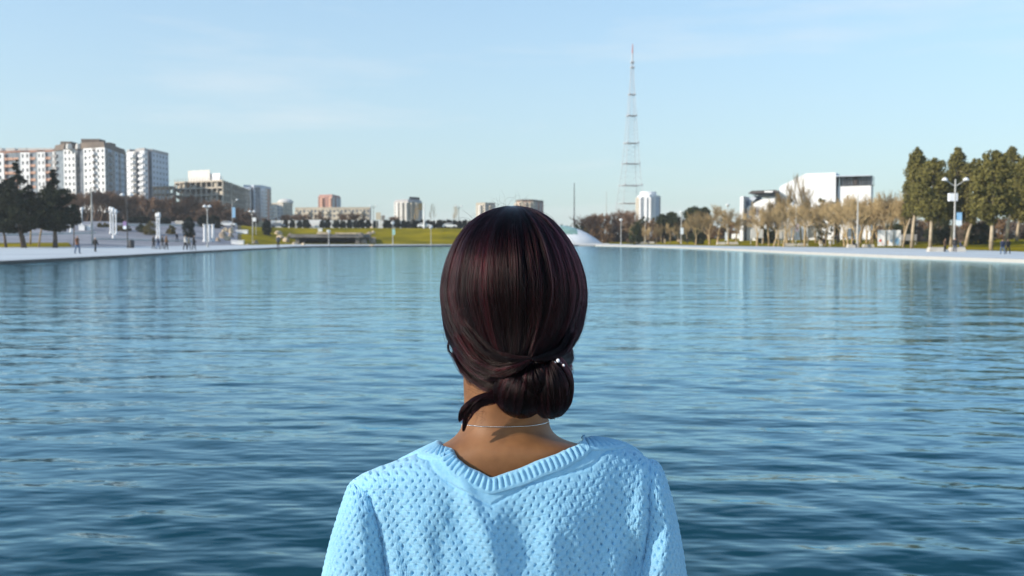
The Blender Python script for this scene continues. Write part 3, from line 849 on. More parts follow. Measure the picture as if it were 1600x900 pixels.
def leafy_tree(name, label, pos, trunk_pts, trunk_r, prof, n, per, size, clump, seed, mleaf, mbark, group=None, flat=.8, gap=0., nl=10, cat='tree', jitter=.25):
    root = empty(name, pos, 0, label, cat, group)
    t = MB(); t.tube(trunk_pts, trunk_r, 9)
    limbs(t, prof, nl, seed, trunk_r[-1] * .8 + .03)
    t.build('trunk', mbark, root, True)
    V, F = crown_from_profile(prof, n, per, size, clump, seed, flat, gap, jitter=jitter)
    link('crown', np_mesh('crown', V, F), mleaf, root)
    return root

def clone(root, loc, rz=0., sc=1., label=None):
    c = root.copy(); COL.objects.link(c)
    c.location = loc; c.rotation_euler = (0, 0, rz)
    c.scale = sc if isinstance(sc, (tuple, list)) else (sc, sc, sc)
    if label: c['label'] = label
    for ch in root.children:
        d = ch.copy(); COL.objects.link(d); d.parent = c
    return c

def px_tree(name, label, px_base, row_base, rows, mleaf, mbark, n, per, size, clump, seed, lean_px=0, rt=.28, group=None, gap=0., flat=.8, Y=None, nl=12, jitter=.25):
    """rows: (pixel row, half width in px) from the crown's top to its foot; trunk from row_base."""
    Y = Y or on_row(px_base, row_base)
    b = base(px_base, Y, -.05); k = Y / FPX
    zr = lambda r_: at(px_base, r_, Y)[2] - b[2]
    prof = sorted([(zr(r_), max(w * k - clump * .45, .08)) for r_, w in rows])
    top = prof[-1][0]
    lx = lean_px * k
    tp = [(0, 0, 0), (lx * .3, .05, prof[0][0] * .6), (lx * .7, 0, prof[0][0] + .3), (lx, 0, (prof[0][0] + top) / 2), (lx, 0, top * .93)]
    root = leafy_tree(name, label, b, tp, [rt * 1.25, rt, rt * .85, rt * .5, .05], [(h, w) for h, w in prof], n, per, size, clump, seed, mleaf, mbark, group, flat, gap, nl, jitter=jitter)
    if lx:
        for ch in root.children:
            if ch.name.startswith('crown'): ch.location.x = lx
    return root

# dark pines on the left bank
PN, BD = M['pine_needles'], M['bark_dark']
px_tree('pine_tree', 'largest dark pine at the left edge with a pointed ragged top', 38, 387.5, [(249, 2), (262, 8), (272, 9), (280, 17), (296, 24), (306, 26), (322, 40), (338, 52), (352, 42), (362, 22)], PN, BD, 260, 70, .23, 1.15, 21, lean_px=-8, rt=.42, gap=.55, flat=.45, nl=22, jitter=.7)
px_tree('pine_tree', 'second dark pine with a narrow top, right of the largest pine', 87, 387.5, [(265, 2), (276, 7), (286, 10), (300, 19), (318, 24), (336, 27), (350, 25), (362, 12)], PN, BD, 190, 70, .23, 1.05, 22, lean_px=0, rt=.35, gap=.55, flat=.45, nl=20, jitter=.7)
px_tree('pine_tree', 'dark pine with a slim pale trunk cut by the left frame edge', 10, 387, [(288, 4), (305, 18), (325, 25), (345, 26), (360, 12)], PN, BD, 90, 70, .24, 1.15, 23, lean_px=-6, rt=.2, gap=.2, flat=.6)
px_tree('pine_tree', 'small low dark pine with a forked leaning trunk between the two big pines', 61, 386.5, [(310, 4), (325, 13), (342, 17), (356, 10)], PN, M['bark_tan'], 50, 70, .24, .95, 24, lean_px=9, rt=.15, gap=.15, flat=.6)
px_tree('pine_tree', 'slim dark pine with a bent trunk standing behind the largest pine', 48, 383, [(300, 5), (322, 16), (342, 20), (356, 9)], PN, M['bark_tan'], 50, 60, .24, .95, 25, lean_px=3, rt=.15, gap=.15, flat=.6)
px_tree('pine_tree', 'thin small dark tree with two bare stems right of the second pine', 116, 386, [(318, 3), (330, 8), (343, 11), (354, 6)], PN, BD, 26, 60, .2, .75, 26, lean_px=2, rt=.1)

# tall cypresses and conifers on the right bank
CG, BP = M['cypress_green'], M['bark_pale']
cyp = [
 ('tallest slim cypress at the left end of the conifer group', 1424, 388, [(230, 3), (240, 9), (256, 14), (280, 18), (305, 20), (322, 18), (335, 8)], 6, 1),
 ('broad shaggy conifer just right of the tallest slim cypress', 1453, 389, [(247, 6), (256, 16), (272, 24), (296, 29), (318, 30), (336, 24), (345, 8)], 2, 2),
 ('pointed cypress rising behind the double lamp post', 1485, 385, [(231, 3), (240, 9), (256, 14), (278, 16), (306, 20), (328, 20), (338, 8)], 8, 3),
 ('shaggy conifer with an open top right of the double lamp post', 1508, 385, [(247, 4), (258, 14), (276, 22), (298, 28), (322, 30), (340, 18), (348, 6)], 14, 4),
 ('broad dense conifer with a thick pale trunk near the walking couple', 1548, 391.5, [(237, 6), (246, 18), (266, 28), (292, 33), (316, 34), (336, 24), (348, 8)], 2, 5),
 ('tall columnar cypress with twin pale stems behind the walking couple', 1571, 384, [(229, 4), (238, 12), (256, 20), (284, 24), (306, 25), (324, 18), (332, 8)], 8, 6),
 ('conifer cut by the right frame edge', 1604, 386, [(240, 5), (256, 16), (280, 24), (310, 26), (332, 20), (344, 8)], 0, 7),
 ('low shaggy conifer standing further back behind the lamp post', 1470, 379, [(284, 8), (298, 20), (318, 28), (336, 22), (346, 8)], 4, 8),
 ('darker conifer standing behind the twin stemmed cypress', 1588, 377, [(250, 6), (270, 20), (300, 28), (330, 26), (345, 10)], 4, 9),
 ('second conifer beyond the right frame edge', 1640, 387, [(236, 5), (260, 20), (290, 28), (320, 28), (340, 12)], 0, 10),
]
for lab, pb, rb, rows, lean, sd_ in cyp:
    narrow = max(w for _, w in rows) < 22
    px_tree('cypress_tree' if narrow else 'conifer_tree', lab, pb, rb, rows, CG, BP, 260 if narrow else 240, 60, .21, .62 if narrow else .8, 40 + sd_, lean_px=lean, rt=.24,
            gap=.12 if narrow else .3, flat=1.25 if narrow else .9, nl=14, jitter=.3 if narrow else .55, group='conifers on the right bank')
# the twin stems show as a second pale trunk
for (px0, row0, px1, row1, lab) in ((1410, 387, 1424, 336, 'slim leaning pale trunk left of the tallest cypress'), (1524, 381, 1512, 342, 'slim pale trunk leaning behind the seated group')):
    Y = on_row(px0, row0); b = base(px0, Y, -.05); t = at(px1, row1, Y)
    root = empty('leaning_tree', b, 0, lab, 'tree')
    m1 = MB(); m1.tube([(0, 0, 0), ((t[0] - b[0]) * .35, 0, (t[2] - b[2]) * .5), (t[0] - b[0], .1, t[2] - b[2])], [.17, .14, .1], 8); m1.build('trunk', BP, root, True)
    V, F = crown_from_profile([(t[2] - b[2] - .5, .9), (t[2] - b[2] + 1, 1.4), (t[2] - b[2] + 2.4, .6)], 26, 60, .2, .7, 77)
    V[:, 0] += t[0] - b[0]
    link('crown', np_mesh('crown', V, F), CG, root)

# bare trees: trunk, limbs and twigs
def bare_mesh(seed, H=10.0, spread=.55, trunk=.22, levels=5, up=.35, sym=False, r_twig=.012, fork=.3):
    rg = random.Random(seed); big, twig = MB(), MB()
    def grow(p, d, L, r, lev):
        n = 3 if lev < 3 else 2
        pts = [p]; q = Vector(p); dd = Vector(d)
        for k in range(n):
            dd = (dd + Vector((rg.gauss(0, .13), rg.gauss(0, .13), rg.gauss(0, .07) + .05 * up))).normalized()
            q = q + dd * L / n; pts.append(q.copy())
        rs = [max(r * (1 - .45 * k / n), r_twig) for k in range(n + 1)]
        (big if lev < 3 else twig).tube(pts, rs, 6 if lev < 2 else (4 if lev < 3 else 3), False)
        if lev >= levels: return
        kids = (3 if lev < 2 else rg.choice((3, 4))) + (lev >= 3)
        for k in range(kids):
            t = 1.0 if k == 0 else .22 + .78 * rg.random()
            i = min(int(t * n), n - 1); pp = pts[i].lerp(pts[i + 1], t * n - i)
            ax = Vector((rg.gauss(0, 1), rg.gauss(0, 1), rg.gauss(0, 1))); ax = (ax - dd * ax.dot(dd)).normalized()
            sp = spread * (.5 + rg.random() * .8) * (.5 if k == 0 else 1)
            nd = (dd * math.cos(sp) + ax * math.sin(sp) + Vector((0, 0, up * .25))).normalized()
            grow(pp, nd, L * (.62 + .25 * rg.random()), rs[-1] * (.8 if k == 0 else .62), lev + 1)
    grow(Vector((0, 0, -.15)), Vector((rg.gauss(0, .06), rg.gauss(0, .06), 1)), H * fork, trunk, 0)
    zmax = max(v[2] for v in twig.v)
    s = H / zmax
    for m in (big, twig): m.v = [(v[0] * s, v[1] * s, v[2] * s) for v in m.v]
    return big, twig

def bare_proto(name, seed, mt, mw, **k):
    big, twig = bare_mesh(seed, **k)
    root = empty(name, (0, 0, -50))
    big.build('trunk', mt, root, True); twig.build('twigs', mw, root)
    return root

M['dry_brown'] = mat('dry_brown_leaves', (0.17, 0.11, 0.075), 0.85, 0.9, 0.5, col2=(0.10, 0.066, 0.048))
M['twig_brown'] = mat('twig_brown', (0.185, 0.115, 0.075), 0.9, 0.7, 0.5, col2=(0.13, 0.082, 0.056))
M['twig_tan'] = mat('twig_tan', (0.36, 0.265, 0.135), 0.9, 0.7, 0.5, col2=(0.25, 0.18, 0.09))
brown = [bare_proto('bare_tree', 100 + i, M['bark_brown'], M['twig_brown'], H=10, trunk=.2, r_twig=.028, spread=.52, up=.6, fork=.22) for i in range(4)]
tan = [bare_proto('bare_tree', 200 + i, M['bark_tan'], M['twig_tan'], H=10, trunk=.23, r_twig=.02, spread=.54, up=.55, fork=.26) for i in range(5)]
thin = [bare_proto('bare_tree', 300 + i, M['bark_tan'], M['twig_tan'], H=10, trunk=.13, r_twig=.018, spread=.30, up=.7, fork=.3) for i in range(2)]
wispy = [bare_proto('bare_tree', 400 + i, M['post_grey'], M['bark_tan'], H=10, trunk=.07, r_twig=.008, spread=.34, up=.7, fork=.3) for i in range(2)]
used = set()
ORD = 'first second third fourth fifth sixth seventh eighth ninth tenth eleventh twelfth thirteenth fourteenth fifteenth sixteenth seventeenth eighteenth nineteenth twentieth'.split()
ORD += ['twenty ' + w for w in ORD[:9]] + ['thirtieth']
def plant(protos, i, px, Y, row_top, label, group, rz=None, wide_=1.0):
    p = protos[i % len(protos)]
    b = base(px, Y, -.05); h = at(px, row_top, Y)[2] - b[2]
    s = h / 10.0
    rz = (i * 2.4) % 6.28 if rz is None else rz
    sc = (s * wide_, s * wide_, s)
    if p.name not in used:
        used.add(p.name); p.location = b; p.rotation_euler = (0, 0, rz); p.scale = sc; tag(p, label, 'tree', group); return p
    c = clone(p, b, rz, sc, label); c['category'] = 'tree'; c['group'] = group
    return c

rg = random.Random(4)
def zone(protos, pxs, Y0, Y1, tops, label, group, wide_=(1., 1.4)):
    n_ = len(pxs)
    for i, px in enumerate(pxs):
        lab_ = label if n_ > 16 else label + ', ' + ORD[i] + ' from the left'
        if n_ == 1: lab_ = label
        plant(protos, rg.randrange(50), px + rg.uniform(-2.4, 2.4), rg.uniform(Y0, Y1), float(np.interp(px, tops[0], tops[1])) + rg.uniform(-5, 6), lab_, group, wide_=rg.uniform(*wide_))
left_tops = ([60, 110, 160, 230, 290, 330, 360, 392], [296, 296, 298, 306, 308, 308, 318, 332])
zone(brown, np.linspace(98, 205, 17), 276, 310, left_tops, 'bare brown tree below the tall apartment towers on the left', 'bare brown trees below the apartment towers')
zone(brown, np.linspace(208, 392, 26), 278, 330, left_tops, 'bare brown tree in front of the unfinished concrete building', 'bare brown trees below the unfinished building')
zone(brown, np.linspace(5, 96, 9), 280, 310, ([0, 96], [318, 312]), 'bare brown tree glimpsed behind the dark pines', 'bare brown trees behind the pines', )
zone(brown, np.linspace(395, 470, 9), 318, 335, ([395, 430, 470], [338, 338, 336]), 'low bare brown tree behind the cream garden wall and cypress row', 'low brown trees by the cypress row')
zone(brown, [484, 493, 505, 532, 541, 552, 566, 604, 612, 620], 322, 340, ([480, 500, 545, 570, 612], [336, 332, 328, 336, 338]), 'low bare brown tree in front of the long low block', 'low brown trees before the long block')
zone(brown, [700, 712, 726], 318, 330, ([700, 726], [344, 346]), 'small brown tree at the right end of the panel wall', 'small brown trees at the panel wall end')
zone(wispy, [651, 679, 708], 330, 350, ([640, 720], [318, 320]), 'slender leafless tree against the sky above the parked cars', 'slender leafless trees above the cars', wide_=(.5, .7))
zone(brown, [918, 927, 938, 947, 956, 966, 975, 984], 272, 296, ([915, 930, 960, 985], [334, 331, 333, 326]), 'bare brown tree by the lattice tower', 'bare brown trees by the lattice tower', wide_=(1.1, 1.5))
zone(tan, [989, 1004, 1014, 1024, 1034, 1046, 1056, 1066, 1074], 232, 262, ([985, 1020, 1074], [348, 346, 340]), 'slim tan leafless tree below the dark round pines', 'tan trees below the round pines', wide_=(.55, .8))
zone(tan, [1086, 1098, 1110, 1136, 1148], 214, 240, ([1086, 1110, 1148], [326, 322, 322]), 'bare tan tree left of the white angular building', 'bare tan trees left of the white building', wide_=(1., 1.3))
zone(tan, [1182, 1190, 1200, 1207, 1214, 1224, 1231, 1238, 1250, 1257, 1264, 1276, 1283, 1291], 180, 222, ([1182, 1230, 1291], [316, 308, 312]), 'bare tan tree in front of the white angular building', 'bare tan trees before the white building', wide_=(.8, 1.15))
zone(tan, [1300, 1308, 1318, 1325, 1332, 1340, 1346, 1354, 1360, 1368, 1374, 1382, 1388, 1398, 1404, 1412], 170, 215, ([1300, 1350, 1380, 1412], [308, 304, 304, 296]), 'bare tan tree between the white building and the cypresses', 'bare tan trees left of the cypresses', wide_=(.9, 1.25))
zone(brown, [1196, 1222, 1250, 1282, 1310, 1345, 1375, 1405], 232, 260, ([1196, 1405], [318, 316]), 'darker bare tree at the back of the right park', 'dark bare trees behind the tan trees', wide_=(1., 1.4))
# singled out bare trees
plant(tan, 1, 1121, on_row(1121, 379.5), 318, 'bare pale tree with a bent trunk and a long limb reaching left', None, rz=1.0, wide_=1.35)
plant(tan, 2, 1196, on_row(1196, 374), 306, 'rounded bare tree with a straight trunk before the curved white wall', None, rz=.4, wide_=1.1)
plant(thin, 0, 1233, 212, 268, 'slender tall leafless poplar left of the white slanting wall', None, wide_=.7)
plant(thin, 1, 1258, 214, 271, 'slender tall leafless poplar in front of the white slanting wall', None, wide_=.6)
plant(tan, 3, 1343, on_row(1343, 380.5), 302, 'bare tree with a thick slanting trunk beside the leaning grey pole', None, rz=2.0, wide_=1.2)
plant(tan, 4, 1362, on_row(1362, 381), 306, 'bare tree with a forked pale trunk left of the painted panels', None, rz=3.0, wide_=1.2)
plant(tan, 0, 1390, on_row(1390, 381), 300, 'bare tree with a slim trunk in front of the painted panels', None, rz=4.0, wide_=1.05)

for p_ in brown + tan + thin + wispy:
    if p_.name not in used:
        for c_ in list(p_.children): bpy.data.objects.remove(c_)
        bpy.data.objects.remove(p_)

# bushes, hedges, round pines
def bush(name, label, px, Y, row_top, half_px, m, seed, group=None, row_bot=None, cat='shrub', n=26, per=60, size=.16, flat=.9):
    b = base(px, Y, -.1); k = Y / FPX; h = at(px, row_top, Y)[2] - b[2]; w = half_px * k
    z0 = (at(px, row_bot, Y)[2] - b[2]) if row_bot else 0
    prof = [(z0 + .05, w * .6), (z0 + (h - z0) * .35, w), (z0 + (h - z0) * .7, w * .8), (h * .97, w * .25)]
    root = empty(name, b, 0, label, cat, group)
    t = MB(); t.tube([(0, 0, 0), (0, 0, h * .7)], [.12, .05], 6); t.build('stem', BD, root)
    V, F = crown_from_profile(prof, n, per, size, min(w, h) * .42, seed, flat, 0.1, jitter=.3)
    link('foliage', np_mesh('foliage', V, F), m, root)
    return root
for i, (px, top, hw, lab) in enumerate(((1034, 337, 11, 'dark round pine right of the white tower'), (1049, 334, 12, 'second dark round pine right of the white tower'), (1083, 324, 13, 'tallest dark round crowned pine right of the white tower'), (1100, 326, 9, 'small dark round pine crown by the pale bent tree'))):
    px_tree('round_pine', lab, px, 374, [(top, 3), (top + 4, hw * .8), (top + 10, hw * 1.05), (top + 18, hw), (top + 26, hw * .6)], M['pine_round'], BD, 60, 60, .3, 1.3, 60 + i, Y=266, rt=.25, group='round pines')
for i, (px, top, hw, Y, lab) in enumerate(((993, 346, 9, 236, 'dense olive green shrub tree below the lattice tower'), (1078, 344, 13, 252, 'dark evergreen shrub below the tallest round pine'), (1092, 352, 8, 226, 'dark bushy evergreen beside the pale bent tree'), (1205, 352, 10, 216, 'dark evergreen shrub right of the rounded bare tree'), (1189, 354, 7, 218, 'small dark evergreen shrub by the curved white wall'), (1303, 312, 8, 232, 'dark evergreen top right of the white slanting wall'), (1283, 306, 9, 230, 'dark round evergreen in front of the white slanting wall'), (1410, 340, 16, 186, 'dark evergreen mass at the foot of the tallest cypress'), (1470, 344, 22, 176, 'dark undergrowth shrub between the conifer trunks'), (1530, 346, 22, 170, 'dark shrub behind the seated group'))):
    bush('evergreen_shrub', lab, px, Y, top, hw, M['pine_round'], 80 + i, n=60)
for i, (px, top, hw, lab) in enumerate(((162, 349, 9, 'olive green shrub at the edge of the grey plaza behind the tall pole'), (194, 352, 10, 'olive shrub behind the purple banner'), (222, 350, 7, 'dark olive shrub left of the big golden shrub'), (235, 346, 10, 'big golden olive shrub left of the twin white columns'), (268, 353, 6, 'small golden brown shrub near the stone panel'))):
    bush('olive_shrub', lab, px, on_row(px, (355, 361, 363, 367, 366)[i]), top, hw * 1.15, M['shrub_olive'] if i != 2 else M['pine_round'], 120 + i, group=None)
for i, (px, top, hw, lab) in enumerate(((296, 340, 9, 'dark green shrub tree above the pair of walkers'), (318, 337, 8, 'dark hedge shrub left of the double lamp'), (337, 337, 10, 'dark round shrub right of the double lamp'), (210, 340, 9, 'dark hedge shrub above the grey plaza'), (226, 338, 8, 'dark hedge shrub behind the golden shrub'), (185, 341, 8, 'dark hedge shrub right of the triple columns'), (258, 341, 8, 'dark hedge shrub right of the twin columns'), (418, 344, 8, 'dark round shrub at the left end of the cypress row'))):
    bush('dark_shrub', lab, px, 262 if i != 0 else on_row(px, 371), top, hw, M['cypress_dark'], 140 + i, n=60)
for i, px in enumerate(np.linspace(876, 918, 6)):
    bush('hedge_shrub', 'dark hedge shrub in the row behind the white shell', px, 286, 350 + (i % 3), 6, M['pine_round'], 160 + i, 'dark hedge behind the shell', cat='hedge')

# dry undergrowth filling the spaces below the bare trees
rz_ = random.Random(12)
for i, px in enumerate(np.linspace(96, 392, 22)):
    bush('dry_shrub', 'dry brown undergrowth shrub at the foot of the bare trees on the left', px + rz_.uniform(-4, 4), 290 + rz_.uniform(-8, 10), rz_.uniform(325, 337), rz_.uniform(11, 16), M['dry_brown'], 200 + i, 'dry undergrowth on the left', n=44, size=.2)
for i, px in enumerate(np.linspace(918, 1000, 9)):
    bush('dry_shrub', 'dry brown shrub below the lattice tower', px + rz_.uniform(-3, 3), 280 + rz_.uniform(-8, 8), rz_.uniform(346, 354), rz_.uniform(7, 11), M['dry_leaves'], 240 + i, 'dry shrubs below the lattice tower', n=44, size=.2)
for i, px in enumerate(np.linspace(1004, 1420, 30)):
    bush('dry_shrub', 'shaded brown undergrowth shrub at the back of the right park', px + rz_.uniform(-4, 4), 268 + rz_.uniform(-10, 10), rz_.uniform(336, 354), rz_.uniform(9, 14), M['dry_leaves'] if i % 3 else M['pine_round'], 260 + i, 'undergrowth at the back of the right park', n=44, size=.2)
for i, px in enumerate(np.linspace(1424, 1640, 12)):
    bush('dry_shrub', 'dark brown undergrowth shrub behind the conifer trunks', px + rz_.uniform(-4, 4), 215 + rz_.uniform(-8, 8), rz_.uniform(338, 352), rz_.uniform(11, 16), M['dry_leaves'] if i % 2 else M['bark_dark'], 300 + i, 'undergrowth behind the conifers', n=44, size=.2)

# the row of small dark cypresses on the mound
rowpx = [447, 457.5, 469, 479, 504, 512.5, 526, 536, 546.5, 556.5, 565.5, 576, 587, 604, 611, 621, 631, 638, 646, 654, 660.5, 669.5, 677, 687, 694, 701, 710.5, 718.5, 727, 736]
V, F = crown_from_profile([(.1, .55), (.8, .95), (2.0, .85), (2.9, .3)], 70, 45, .13, .35, 500, 1.4, 0., jitter=.2)
small = empty('small_cypress', (0, 0, 0))
tb = MB(); tb.tube([(0, 0, -.1), (0, 0, 2.4)], [.1, .04], 6); tb.build('trunk', BD, small); link('crown', np_mesh('crown', V, F), M['cypress_dark'], small)
for i, px in enumerate(rowpx):
    b = base(px, 306 + .5 * (i % 3)); h = at(px, 342.4 + (i * 7 % 5) * .5, 306)[2] - b[2]
    s = h / 3.0
    o = small if i == 0 else clone(small, (0, 0, 0))
    o.location = b; o.scale = (s * (1.12 + .25 * ((i * 5) % 4 - 1.5) / 2), s, s); o.rotation_euler = (0, 0, i)
    tag(o, 'small dark columnar cypress, ' + ORD[i] + ' from the left in the row along the mound', 'cypress', 'small cypresses along the mound')

# ---------------------------------------------------------------- boulders
def boulder(px, row, wpx, hpx, label, m, seed, group=None, Y=None):
    Y = Y or on_row(px, row)
    b = base(px, Y, -.1); k = Y / FPX
    bm = bmesh.new(); bmesh.ops.create_icosphere(bm, subdivisions=2, radius=1)
    rg_ = random.Random(seed); ph = [rg_.random() * 6 for _ in range(6)]
    for v in bm.verts:
        c = v.co
        f = 1 + .22 * math.sin(c.x * 2.6 + ph[0]) * math.sin(c.y * 2.9 + ph[1]) + .16 * math.sin(c.z * 4 + ph[2]) + .10 * rg_.gauss(0, 1)
        v.co = Vector((c.x * wpx * k / 2, c.y * wpx * k / 2, max(c.z, -.35) * hpx * k / 1.3)) * f
    me = bpy.data.meshes.new('boulder'); bm.to_mesh(me); bm.free()
    o = link('boulder', me, m); o.location = (b[0], b[1], b[2] + hpx * k * .25)
    return tag(o, label, 'boulder', group)
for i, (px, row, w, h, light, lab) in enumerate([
    (352, 362, 11, 7, 1, 'pale flat boulder at the top of the rocky bank'), (362, 364, 8, 8, 1, 'upright pale boulder on the rocky bank'), (349, 372, 12, 9, 0, 'brown boulder in the left part of the rocky bank'),
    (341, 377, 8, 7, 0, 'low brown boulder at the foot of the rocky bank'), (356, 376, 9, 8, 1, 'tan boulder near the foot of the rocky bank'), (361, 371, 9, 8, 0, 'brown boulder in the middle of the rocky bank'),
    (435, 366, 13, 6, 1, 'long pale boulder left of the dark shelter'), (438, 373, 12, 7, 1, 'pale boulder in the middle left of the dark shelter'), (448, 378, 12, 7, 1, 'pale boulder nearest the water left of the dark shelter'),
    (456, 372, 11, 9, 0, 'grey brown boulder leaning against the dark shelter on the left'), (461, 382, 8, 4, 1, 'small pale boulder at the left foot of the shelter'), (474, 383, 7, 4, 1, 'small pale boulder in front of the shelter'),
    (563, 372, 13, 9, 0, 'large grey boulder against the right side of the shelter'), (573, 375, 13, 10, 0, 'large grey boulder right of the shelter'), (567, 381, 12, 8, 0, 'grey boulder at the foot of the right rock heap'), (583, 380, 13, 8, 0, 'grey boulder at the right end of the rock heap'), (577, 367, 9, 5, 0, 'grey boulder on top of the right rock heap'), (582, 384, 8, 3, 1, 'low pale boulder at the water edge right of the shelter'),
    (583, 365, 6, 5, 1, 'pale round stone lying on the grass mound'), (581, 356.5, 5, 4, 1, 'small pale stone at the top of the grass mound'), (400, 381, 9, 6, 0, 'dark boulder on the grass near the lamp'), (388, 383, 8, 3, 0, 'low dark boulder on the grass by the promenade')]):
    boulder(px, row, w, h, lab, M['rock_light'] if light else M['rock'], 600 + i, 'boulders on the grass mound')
for px, row, lab, w in ((379, 365, 'long white stone bench on the left grass mound', 18), (372, 382, 'white stone block bench at the edge of the promenade', 19), (501, 362, 'short white stone bench above the dark shelter', 6)):
    Y = on_row(px, row); b = base(px, Y, -.05); k = Y / FPX
    mb = MB(); mb.box((0, 0, .45), (w * k, .9, .9)); mb.box((0, 0, .97), (w * k + .2, 1.1, .16))
    o = mb.build('stone_bench', M['white_paint']); o.location = b; tag(o, lab, 'bench')

# ---------------------------------------------------------------- posts, lamps, banners
M['banner_blue'] = mat('banner_blue', (0.10, 0.30, 0.55), 0.6, 0.4, 1.0, col2=(0.35, 0.55, 0.72))
M['banner_white'] = mat('banner_white', (0.75, 0.79, 0.82), 0.6, 0.3, 1.0, col2=(.6, .68, .75))
M['banner_purple'] = mat('banner_purple', (0.30, 0.20, 0.42), 0.6, 0.3, 1.0)
M['banner_pink'] = mat('banner_pink', (0.70, 0.42, 0.46), 0.6, 0.5, 1.0, col2=(.75, .7, .7))
M['banner_green'] = mat('banner_green', (0.35, 0.58, 0.50), 0.6, 0.5, 1.0)
M['red_paint'] = mat('red_paint', (0.6, 0.10, 0.05), 0.6)
def lamp(label, px, row_base, row_top, heads=2, banner=None, arm_px=5, m='post_grey', Y=None, box=None, r=.11, group=None):
    Y = Y or on_row(px, row_base)
    b = base(px, Y, -.05); k = Y / FPX; h = at(px, row_top, Y)[2] - b[2]
    root = empty('street_lamp', b, 0, label, 'lamp post', group)
    p = MB(); p.lathe([(r * 1.8, 0), (r * 1.8, .5), (r, .55), (r * .7, h)], n=8); p.build('post', M[m], root)
    a = arm_px * k
    for s in ((-1, 1) if heads == 2 else ((1,) if heads == 1 else ())):
        q_ = MB(); q_.tube([(0, 0, h - .9), (s * a * .5, 0, h - .55), (s * a, 0, h - .1)], [.06, .05, .05], 6); q_.build('arm', M[m], root)
        g = MB(); g.lathe([(.1, .25), (.34, .05), (.42, -.12), (.1, -.2)], (s * a * 1.1, 0, h - .02), 10); g.build('lamp_head', M['lamp_glass'], root)
    if heads == 0:
        g = MB(); g.lathe([(r, -.3), (.42, 0), (.46, .25), (.1, .4)], (0, 0, h), 10); g.build('lamp_head', M['lamp_glass'], root)
    if banner:
        for (r0, r1, dx, w, mm) in banner:
            z0, z1 = at(px, r1, Y)[2] - b[2], at(px, r0, Y)[2] - b[2]
            bb = MB(); bb.box((dx * k, -.14, (z0 + z1) / 2), (w * k, .05, z1 - z0)); bb.build('banner', M[mm], root)
    if box:
        z0, z1 = at(px, box[1], Y)[2] - b[2], at(px, box[0], Y)[2] - b[2]
        bb = MB(); bb.box((box[2] * k, .2, (z0 + z1) / 2), (box[3] * k, .5, z1 - z0)); bb.build('light_box', M['white_paint'], root)
    return root
lamp('dark double lamp post with a purple and white banner on the left promenade', 200, 388, 304, 2, [(346, 353, -3.5, 5, 'banner_purple'), (353, 358, -3.5, 5, 'banner_white')], 6, 'dark_metal')
lamp('grey double lamp post in front of the three short white columns', 325, 386.5, 322, 2, None, 3.5)
lamp('single arm lamp post with a blue banner behind the rocky bank', 364, 357, 312, 1, [(324, 340, 2.5, 5, 'banner_blue')], 7)
lamp('thin double lamp post on the left grass mound', 395, 381, 330, 2, None, 3, r=.08)
lamp('short pale lamp post in front of the dark shelter', 514, 383.5, 362, 0, None, r=.1)
lamp('thin tall double lamp right of the long low block', 584, 357, 321, 2, None, 4, 'dark_metal', Y=330, r=.09)
lamp('pale lamp post with a pale green banner in front of the mound', 614, 383, 349, 0, [(358, 367, 1.5, 4.5, 'banner_green')], r=.1)
lamp('slim pale post at the foot of the mound near her head', 673.5, 383.5, 356, 0, None, r=.08)
lamp('thin double lamp against the sky just left of her head', 717, 357, 322, 2, None, 4, 'dark_metal', Y=330, r=.09)
lamp('short white lamp post right of the shell', 941, 379, 354, 0, None, r=.1)
lamp('pale lamp post below the lattice tower', 970, 376, 344, 0, None, r=.11, Y=252)
lamp('slim pale lamp post on the lawn among the slim tan trees', 1008, 380.5, 344, 0, None, r=.09)
lamp('pale lamp post with a white blue banner below the round pines', 1064, 381.5, 332, 0, [(356, 366, 1, 5, 'banner_white')], r=.12)
lamp('pale lamp post with a tall white banner and stone seats beside the bent tree', 1136, 381.5, 321, 0, [(363, 376, -1.5, 4.5, 'banner_white')], r=.13)
lamp('double lamp post with a pink and white banner before the white building', 1243, 384, 319, 2, [(350, 362, 1.5, 5, 'banner_pink')], 6)
lamp('small slim lamp post behind the walker in black on the right lawn', 1302, 382, 334, 0, None, r=.08)
lamp('tallest double lamp post with a white box and a blue banner among the cypresses', 1490, 393, 280, 2, [(332, 344, 6.5, 8, 'banner_blue'), (344.2, 352, 6.5, 8, 'banner_white')], 15, box=(302, 314, -2.5, 13), r=.13)
def funnel(label, px, row_b, row_t, group, w=1.9, Y=None):
    Y = Y or on_row(px, row_b); b = base(px, Y, -.05); k = Y / FPX; h = at(px, row_t, Y)[2] - b[2]
    root = empty('funnel_column', b, 0, label, 'column', group)
    s = MB(); s.lathe([(.45, 0), (.26, .5), (.18, 1.0), (.16, h * .72), (.22, h * .8)], n=12); s.build('shaft', M['white_paint'], root, True)
    c = MB(); c.lathe([(.22, h * .8), (.38, h * .9), (w * k * .85, h), (w * k * .9, h), (.2, h * .93)], n=14); c.build('funnel', M['white_paint'], root, True)
funnel('front one of the three tall white funnel columns on the plaza', 178, 374, 324, 'tall white funnel columns', 2.3)
funnel('left rear one of the three tall white funnel columns on the plaza', 174, 366, 323, 'tall white funnel columns')
funnel('right rear one of the three tall white funnel columns on the plaza', 182.5, 367, 327, 'tall white funnel columns')
funnel('left one of the twin white funnel columns above the group of walkers', 246.5, 373, 333, 'twin white funnel columns', 2.0)
funnel('right one of the twin white funnel columns above the group of walkers', 250, 375, 332, 'twin white funnel columns', 2.0)
funnel('white funnel column right of the second dark pine', 112, 364, 322, 'single white funnel columns', 1.8)
funnel('white funnel column on a white base behind the tall grey pole', 129.5, 356, 324, 'single white funnel columns', 2.0)
